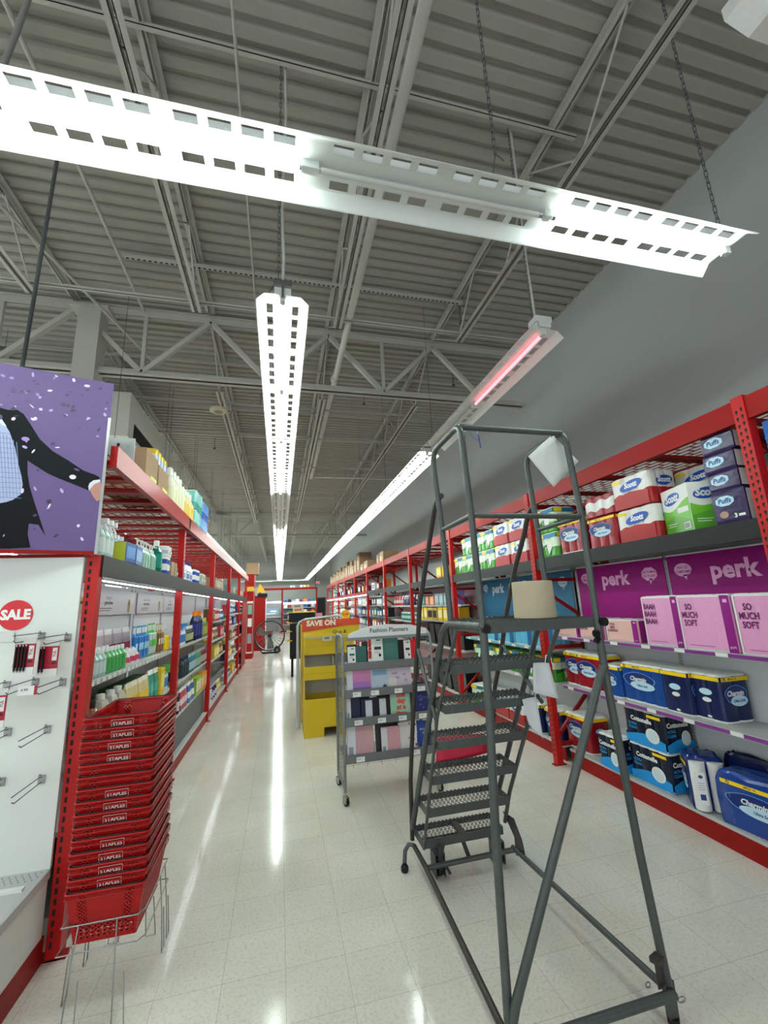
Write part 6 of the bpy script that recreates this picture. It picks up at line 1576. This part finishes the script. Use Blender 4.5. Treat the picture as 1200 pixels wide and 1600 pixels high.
# cleaning shelves, first bay
Z = 1.376
row('L', 'soap_clear', bottle(.034, .19, 'a9c4bc', 'f4f4f2', 'cap', 'c9dcd6'), 'soap_bottle', 'soap bottle', 'clear soap bottle with white cap', 3.28, 5, .076, Z, .11, 'along the front of the upper shelf, first bay')
row('L', 'soap_green', bottle(.034, .19, '5fa56a', 'eef4ee', 'cap', '3f9a4e'), 'soap_bottle', 'soap bottle', 'green soap bottle', 3.67, 5, .076, Z, .11, 'along the front of the upper shelf, first bay')
row('L', 'soap_clear', bottle(.034, .19, 'a9c4bc', 'f4f4f2', 'cap', 'c9dcd6'), 'soap_bottle', 'soap bottle', 'white-capped soap bottle', 3.40, 7, .082, Z, .19, 'along the back row of soap bottles, upper shelf')
row('L', 'pink_pouch', pouch(.20, .30, 'd8c8cc', 'b02a55', 'eeeaea'), 'refill_pouch', 'pouch', 'white and crimson refill pouch', 4.1, 4, .22, Z, .34, 'along the back of the upper shelf, first bay')
row('L', 'white_pouch', pouch(.17, .14, 'e4e0e0', 'c0405f', 'f0eeee', .09), 'refill_pouch', 'pouch', 'small slumped white pouch', 4.08, 3, .13, Z, .13, 'beside the green soap bottles, upper shelf', rot=.4)
row('L', 'blue_brush', hangpack(.08, .31, '2f86c4', '2a6fb8', '9bd0ea'), 'brush_pack', 'brush', 'blue carded scrub brush', 4.44, 5, .085, Z, .16, 'along the upper shelf, first bay')
row('L', 'green_brush', hangpack(.08, .32, '3fae4a', 'b9c8c0', '58b848'), 'brush_pack', 'brush', 'green carded scrub brush', 4.88, 3, .085, Z, .16, 'along the upper shelf, first bay')
row('L', 'tan_brush', hangpack(.07, .31, 'b0a04a', '8a5a3a', 'd9d9d0'), 'brush_pack', 'brush', 'tan carded brush', 5.13, 3, .075, Z, .14, 'along the upper shelf, first bay')
row('L', 'yellow_card', hangpack(.08, .24, 'd8dce0', 'f0d020', None), 'brush_pack', 'brush', 'white card with yellow tool', 5.36, 2, .085, Z, .12, 'beside the second upright, upper shelf')
Z = .971
row('L', 'brown_bottle', bottle(.06, .27, '8a4a22', '2a2a2a', 'cap', '7a3f1c'), 'cleaner_bottle', 'bottle', 'large brown bottle', 3.30, 2, .14, Z, .10, 'along the lower shelf, first bay')
row('L', 'grey_jug', jug(.15, .1, .28, 'b9b6a8', 'f0f0ee', 'cfccc0'), 'detergent_jug', 'jug', 'greyish white jug', 3.60, 3, .17, Z, .10, 'along the lower shelf, first bay')
row('L', 'yellow_pouch', pouch(.16, .26, 'd8c48a', 'e0b62a', 'e8e0c8'), 'refill_pouch', 'pouch', 'yellow and beige refill pouch', 4.18, 4, .15, Z, .10, 'along the lower shelf, first bay')
row('L', 'teal_pouch', pouch(.18, .28, '1c8a78', '2aa08c', 'e6efe9'), 'refill_pouch', 'pouch', 'teal refill pouch', 4.82, 2, .17, Z, .10, 'along the lower shelf, first bay')
row('L', 'gold_box', carton(.15, .1, .26, 'e3b81e', 'f0d660'), 'product_carton', 'carton', 'golden yellow carton', 5.12, 1, .1, Z, .10, 'on the lower shelf by the second upright')
row('L', 'lime_spray', bottle(.034, .26, 'd6e0d0', '58b848', 'trigger', '3f7fc0'), 'spray_bottle', 'spray bottle', 'white bottle with green trigger', 5.25, 3, .08, Z, .10, 'on the lower shelf by the second upright')
row('L', 'green_cart', carton(.14, .12, .20, '2f7a3a', '6aa84a'), 'product_carton', 'carton', 'dark green carton', 4.4, 6, .16, Z, .32, 'along the back of the lower shelf, first bay')
# second bay
Z = 1.386
row('L', 'ws_bottle', bottle(.036, .26, 'e6eaee', '3f8fd0', 'trigger', '2f7fc4'), 'spray_bottle', 'spray bottle', 'white and blue spray bottle', 5.72, 6, .09, Z, .09, 'along the upper shelf, second bay')
row('L', 'black_spray', bottle(.03, .22, '33363a', 'e0e0d0', 'cap', 'a8a878'), 'spray_bottle', 'spray bottle', 'slim dark spray can', 6.32, 6, .08, Z, .09, 'along the upper shelf, second bay')
row('L', 'orange_navy', bottle(.052, .42, '1c2450', 'ef7f1c', 'cap', '28307a'), 'cleaner_bottle', 'bottle', 'tall navy bottle with orange top', 6.85, 3, .24, Z, .09, 'along the upper shelf, second bay')
row('L', 'olive_bottle', bottle(.04, .30, '6f7f3a', 'c4b040', 'cap', '9a9a48'), 'cleaner_bottle', 'bottle', 'olive bottle', 7.5, 5, .1, Z, .09, 'along the upper shelf, second bay')
Z = .971
for kk, (c1, c2, nm, n, p) in enumerate((('c9b02a', '202225', 'black and yellow can', 3, .08), ('2b3a4a', '20303c', 'dark slate bottle', 5, .09), ('2c6f86', '9fb9c4', 'teal blue bottle', 5, .09), ('4f7f6a', '8fae9a', 'sage green bottle', 5, .09), ('7a2f3a', 'a8a0a0', 'maroon bottle', 5, .09))):
    row('L', 'b2_%d' % kk, bottle(.036, .25, c1, c2, 'cap', c2), 'cleaner_bottle', 'bottle', nm, 5.70 + kk * .47, n, p, Z, .09, 'along the middle shelf, second bay')
Z = .582
for kk, (c1, c2, nm) in enumerate((('1c2440', 'd0d0d8', 'navy bottle'), ('b02a4a', 'e8c8cc', 'crimson pouch'), ('2a5fae', 'e8ecf0', 'blue and white pouch'), ('8fae2e', 'e8e8c8', 'lime carton'), ('e08a2a', 'f0d8a0', 'orange carton'))):
    fn = bottle(.038, .26, c1, c2, 'cap', c2) if kk == 0 else pouch(.12, .26, c1, c2) if kk < 3 else carton(.12, .1, .25, c1, c2)
    row('L', 'b3_%d' % kk, fn, ('cleaner_bottle', 'refill_pouch', 'refill_pouch', 'product_carton', 'product_carton')[kk], ('bottle', 'pouch', 'pouch', 'carton', 'carton')[kk], nm, 5.72 + kk * .47, 3, .14, Z, .09, 'along the lowest shelf, second bay')
# third to fifth bays, cleaning side
PAL = [('3a2350', 'c9c0dc', 'violet'), ('c43a4a', 'f0d8d8', 'red'), ('2f6f4a', 'c8dccc', 'green'), ('d8b020', 'f0e4b0', 'yellow'), ('24508f', 'c8d8ec', 'blue'), ('e8e4dc', '9a9aa0', 'white'), ('6b4a2e', 'c8b08a', 'brown'), ('1f2226', 'b0b0b4', 'black')]
for bay, zs in ((2, (1.601, 1.251, .901, .163)), (3, (1.701, 1.401, 1.051, .651, .163)), (4, (1.701, 1.051, .163))):
    for zi, z in enumerate(zs):
        y = POS_L[bay] + .2
        for g in range(3):
            c1, c2, nm = PAL[(bay * 3 + zi * 5 + g * 3) % 8]; kd = (zi + g) % 3
            fn = [carton(.16, .12, .22, c1, c2), bottle(.05, .24, c1, c2, 'cap', c2), pouch(.16, .22, c1, c2)][kd]
            row('L', 'g%s%d' % (nm, kd), fn, ('product_carton', 'cleaner_bottle', 'refill_pouch')[kd], ('carton', 'bottle', 'pouch')[kd], '%s %s' % (nm, ('carton', 'bottle', 'pouch')[kd]), y, 3, .22, z, .12,
                'in the %s group of the %s shelf, %s bay, %s' % (ORD[g], ORD[zi], BN[bay], LR)); y += .76
# third bay onwards, paper side
RRK = 'paper-goods rack'
row('R', 'amber_box', carton(.26, .2, .20, 'dfae10', 'e8c84a', None), 'product_carton', 'carton', 'amber yellow carton', 7.45, 2, .30, ZB, .15, 'on the charcoal beam past the third upright')
row('R', 'black_box', carton(.42, .25, .24, '0c0d10', '39505e'), 'product_carton', 'carton', 'black printed carton', 7.28, 1, .3, ZB, .3, 'on the charcoal beam by the third upright')
row('R', 'lilac_box', carton(.26, .2, .27, '8f86c8', 'a9a0d8', None), 'product_carton', 'carton', 'lilac carton', 7.42, 1, .3, 1.721, .24, 'on the upper shelf, fourth bay')
row('R', 'paleblue_box', carton(.19, .2, .22, '8fa9b4', 'a9c0c8', None, side_c='2c5f5a'), 'product_carton', 'carton', 'pale blue carton', 7.72, 3, .24, 1.721, .24, 'along the upper shelf, fourth bay')
row('R', 'peach_box', carton(.22, .2, .18, 'd88a6a', 'e0a080', None), 'product_carton', 'carton', 'peach carton', 8.5, 2, .3, 1.721, .24, 'along the upper shelf, fourth bay')
row('R', 'teal_box', carton(.22, .2, .20, '2c6f68', '4f8f88', None), 'product_carton', 'carton', 'dark teal carton', 9.08, 2, .26, 1.721, .24, 'along the upper shelf, fourth bay')
row('R', 'yellow_box', carton(.21, .2, .25, 'e0b60c', 'f0e4b0', side_c='b8860c'), 'food_carton', 'carton', 'bright yellow carton', 7.25, 4, .27, 1.421, .24, 'along the second shelf, fourth bay')
row('R', 'blackyellow_box', carton(.26, .2, .24, 'b8a04a', '202225', None), 'food_carton', 'carton', 'black and tan carton', 8.36, 2, .3, 1.421, .24, 'along the second shelf, fourth bay')
row('R', 'yellow_box', carton(.21, .2, .25, 'e0b60c', 'f0e4b0', None), 'food_carton', 'carton', 'yellow snack carton', 8.95, 2, .27, 1.421, .24, 'at the far end of the second shelf, fourth bay')
def bin_():
    m = pm('15181b', .4); b = MB()
    b.loft([[(-.11, -.08, 0), (.11, -.08, 0), (.11, .08, 0), (-.11, .08, 0)], [(-.16, -.12, .40), (.16, -.12, .40), (.16, .12, .40), (-.16, .12, .40)]], [m], top=pm('07080a'))
    b.box(-.165, .165, -.125, .125, .40, .415, m)
    return [('bin', b)]
for zi, z in enumerate((.931, .163)):
    row('R', 'bin', bin_, 'wastebasket', 'wastebasket', 'black tapered wastebasket', 7.3, 6, .36, z, .3, 'along the %s shelf, fourth bay' % ('third', 'bottom')[zi])
row('R', 'tealjar', canister(.07, .2, '2f7f78', 'dfe6e4', '9fc4be'), 'drink_pack', 'canister', 'teal canister with white lid', 9.75, 7, .2, 1.351, .24, 'along the second shelf, fifth bay')
row('R', 'navybag', pouch(.2, .26, '1c2450', '24306a', '30407a'), 'snack_bag', 'pouch', 'navy bag', 9.75, 5, .24, 1.721, .24, 'along the upper shelf, fifth bay')
row('R', 'redbag', pouch(.2, .26, 'b03038', 'd8d0cc', 'c03a40'), 'snack_bag', 'pouch', 'red and white bag', 11.0, 4, .24, 1.721, .24, 'along the upper shelf, fifth bay')
row('R', 'darkpack', carton(.26, .2, .22, '3a3c44', '6a6c78', None), 'product_carton', 'carton', 'dark carton', 9.75, 7, .33, .901, .24, 'along the third shelf, fifth bay')
FP = [('24508f', 'blue'), ('e4e2dc', 'white'), ('5f3a7a', 'violet'), ('1f2226', 'black'), ('7a2f3a', 'maroon'), ('2f6f5a', 'green'), ('9aa4b4', 'grey'), ('c8772a', 'orange')]
for bay in range(5, 10):
    y0 = POS_R[bay] + .2
    for zi, z in enumerate((ZB, 1.751, 1.401, 1.051, .163)):
        for g in range(3):
            c, nm = FP[(bay * 3 + zi * 2 + g * 5) % 8]
            n = 2 if zi else 1
            h_ = .2 + .03 * ((bay + g) % 3)
            row('R', 'f%s%d' % (nm, (bay + g) % 3), carton(.26, .2, h_, c, 'd8d6d0' if nm != 'white' else '8a8c94', None), 'product_carton', 'carton', nm + ' carton', y0 + g * .78, n, .34, z, .2 if zi else .15,
                'in the %s group, %s level, %s bay, %s' % (ORD[g], ORD[zi], BN[bay], RRK), rot=rnd.choice((0, 0, .15)))
# cardboard boxes on top of the paper side
b = []
SP = [(12.2, .34, .30, .20), (12.85, .42, .34, .46), (13.5, .3, .3, .30), (14.0, .26, .3, .34)]
yy = 12.55; k = 0
boxes = [(12.7, .50, .33), (13.2, .3, .30), (15.2, .7, .30), (15.95, .6, .26), (16.7, .6, .78), (17.4, .5, .6), (18.0, .45, .4), (18.5, .5, .62), (19.1, .5, .5), (19.7, .4, .72), (20.2, .45, .5), (20.8, .5, .6), (21.4, .5, .42), (22.0, .5, .66), (22.7, .5, .5), (23.3, .5, .6), (24.0, .5, .45), (24.7, .5, .55), (25.4, .5, .4), (26.1, .5, .5)]
for k, (y, w_, h_) in enumerate(boxes):
    t = thing('cardboard_box', 'brown cardboard box, %s from the ladder end along the top of the paper-goods rack' % ORD[k], 'box', (FXR + .3, y, 3.037), -PI / 2, 'cardboard boxes on top of the rack')
    MB().rbox(-w_ / 2, w_ / 2, -.2, .3, 0, h_, CARD, .004).rect(-w_ * .35, w_ * .1, h_ * .15, h_ * .6, pm('b8a890', .6), facing(.201)).build('carton', t)
    MB().box(-w_ / 2, w_ / 2, .02, .07, h_, h_ + .001, pm('b09a6a', .4)).build('packing_tape', t)
# end wall rack
for zi, z in enumerate((2.25, 1.752, 1.352, .952, .552)):
    for k in range(8):
        c, nm = FP[(k * 3 + zi) % 8]
        parts = proto('e%s%d' % (nm, k % 2), carton(.24, .2, .2 + .04 * (k % 2), c, None))
        z_ = z if zi else 2.16
        put(parts, 'product_carton', '%s carton, %s along the %s shelf of the end wall rack' % (nm, ORD[k], ORD[zi]), 'carton', (.45 + k * .29, Y + .25, z_ if zi else 2.142), 0, 'cartons on the end wall rack')
for k, (x, c) in enumerate(((.85, 'f0f0f0'), (1.05, 'e8e8e4'), (1.6, 'f4f4f4'), (1.85, 'e8c88a'), (2.1, 'd8a040'))):
    put(proto('et' + c, carton(.16, .2, .16, c, None)), 'product_carton', 'small pale carton, %s along the top beam of the end wall rack' % ORD[k], 'carton', (x, Y + .02, 3.241), 0)
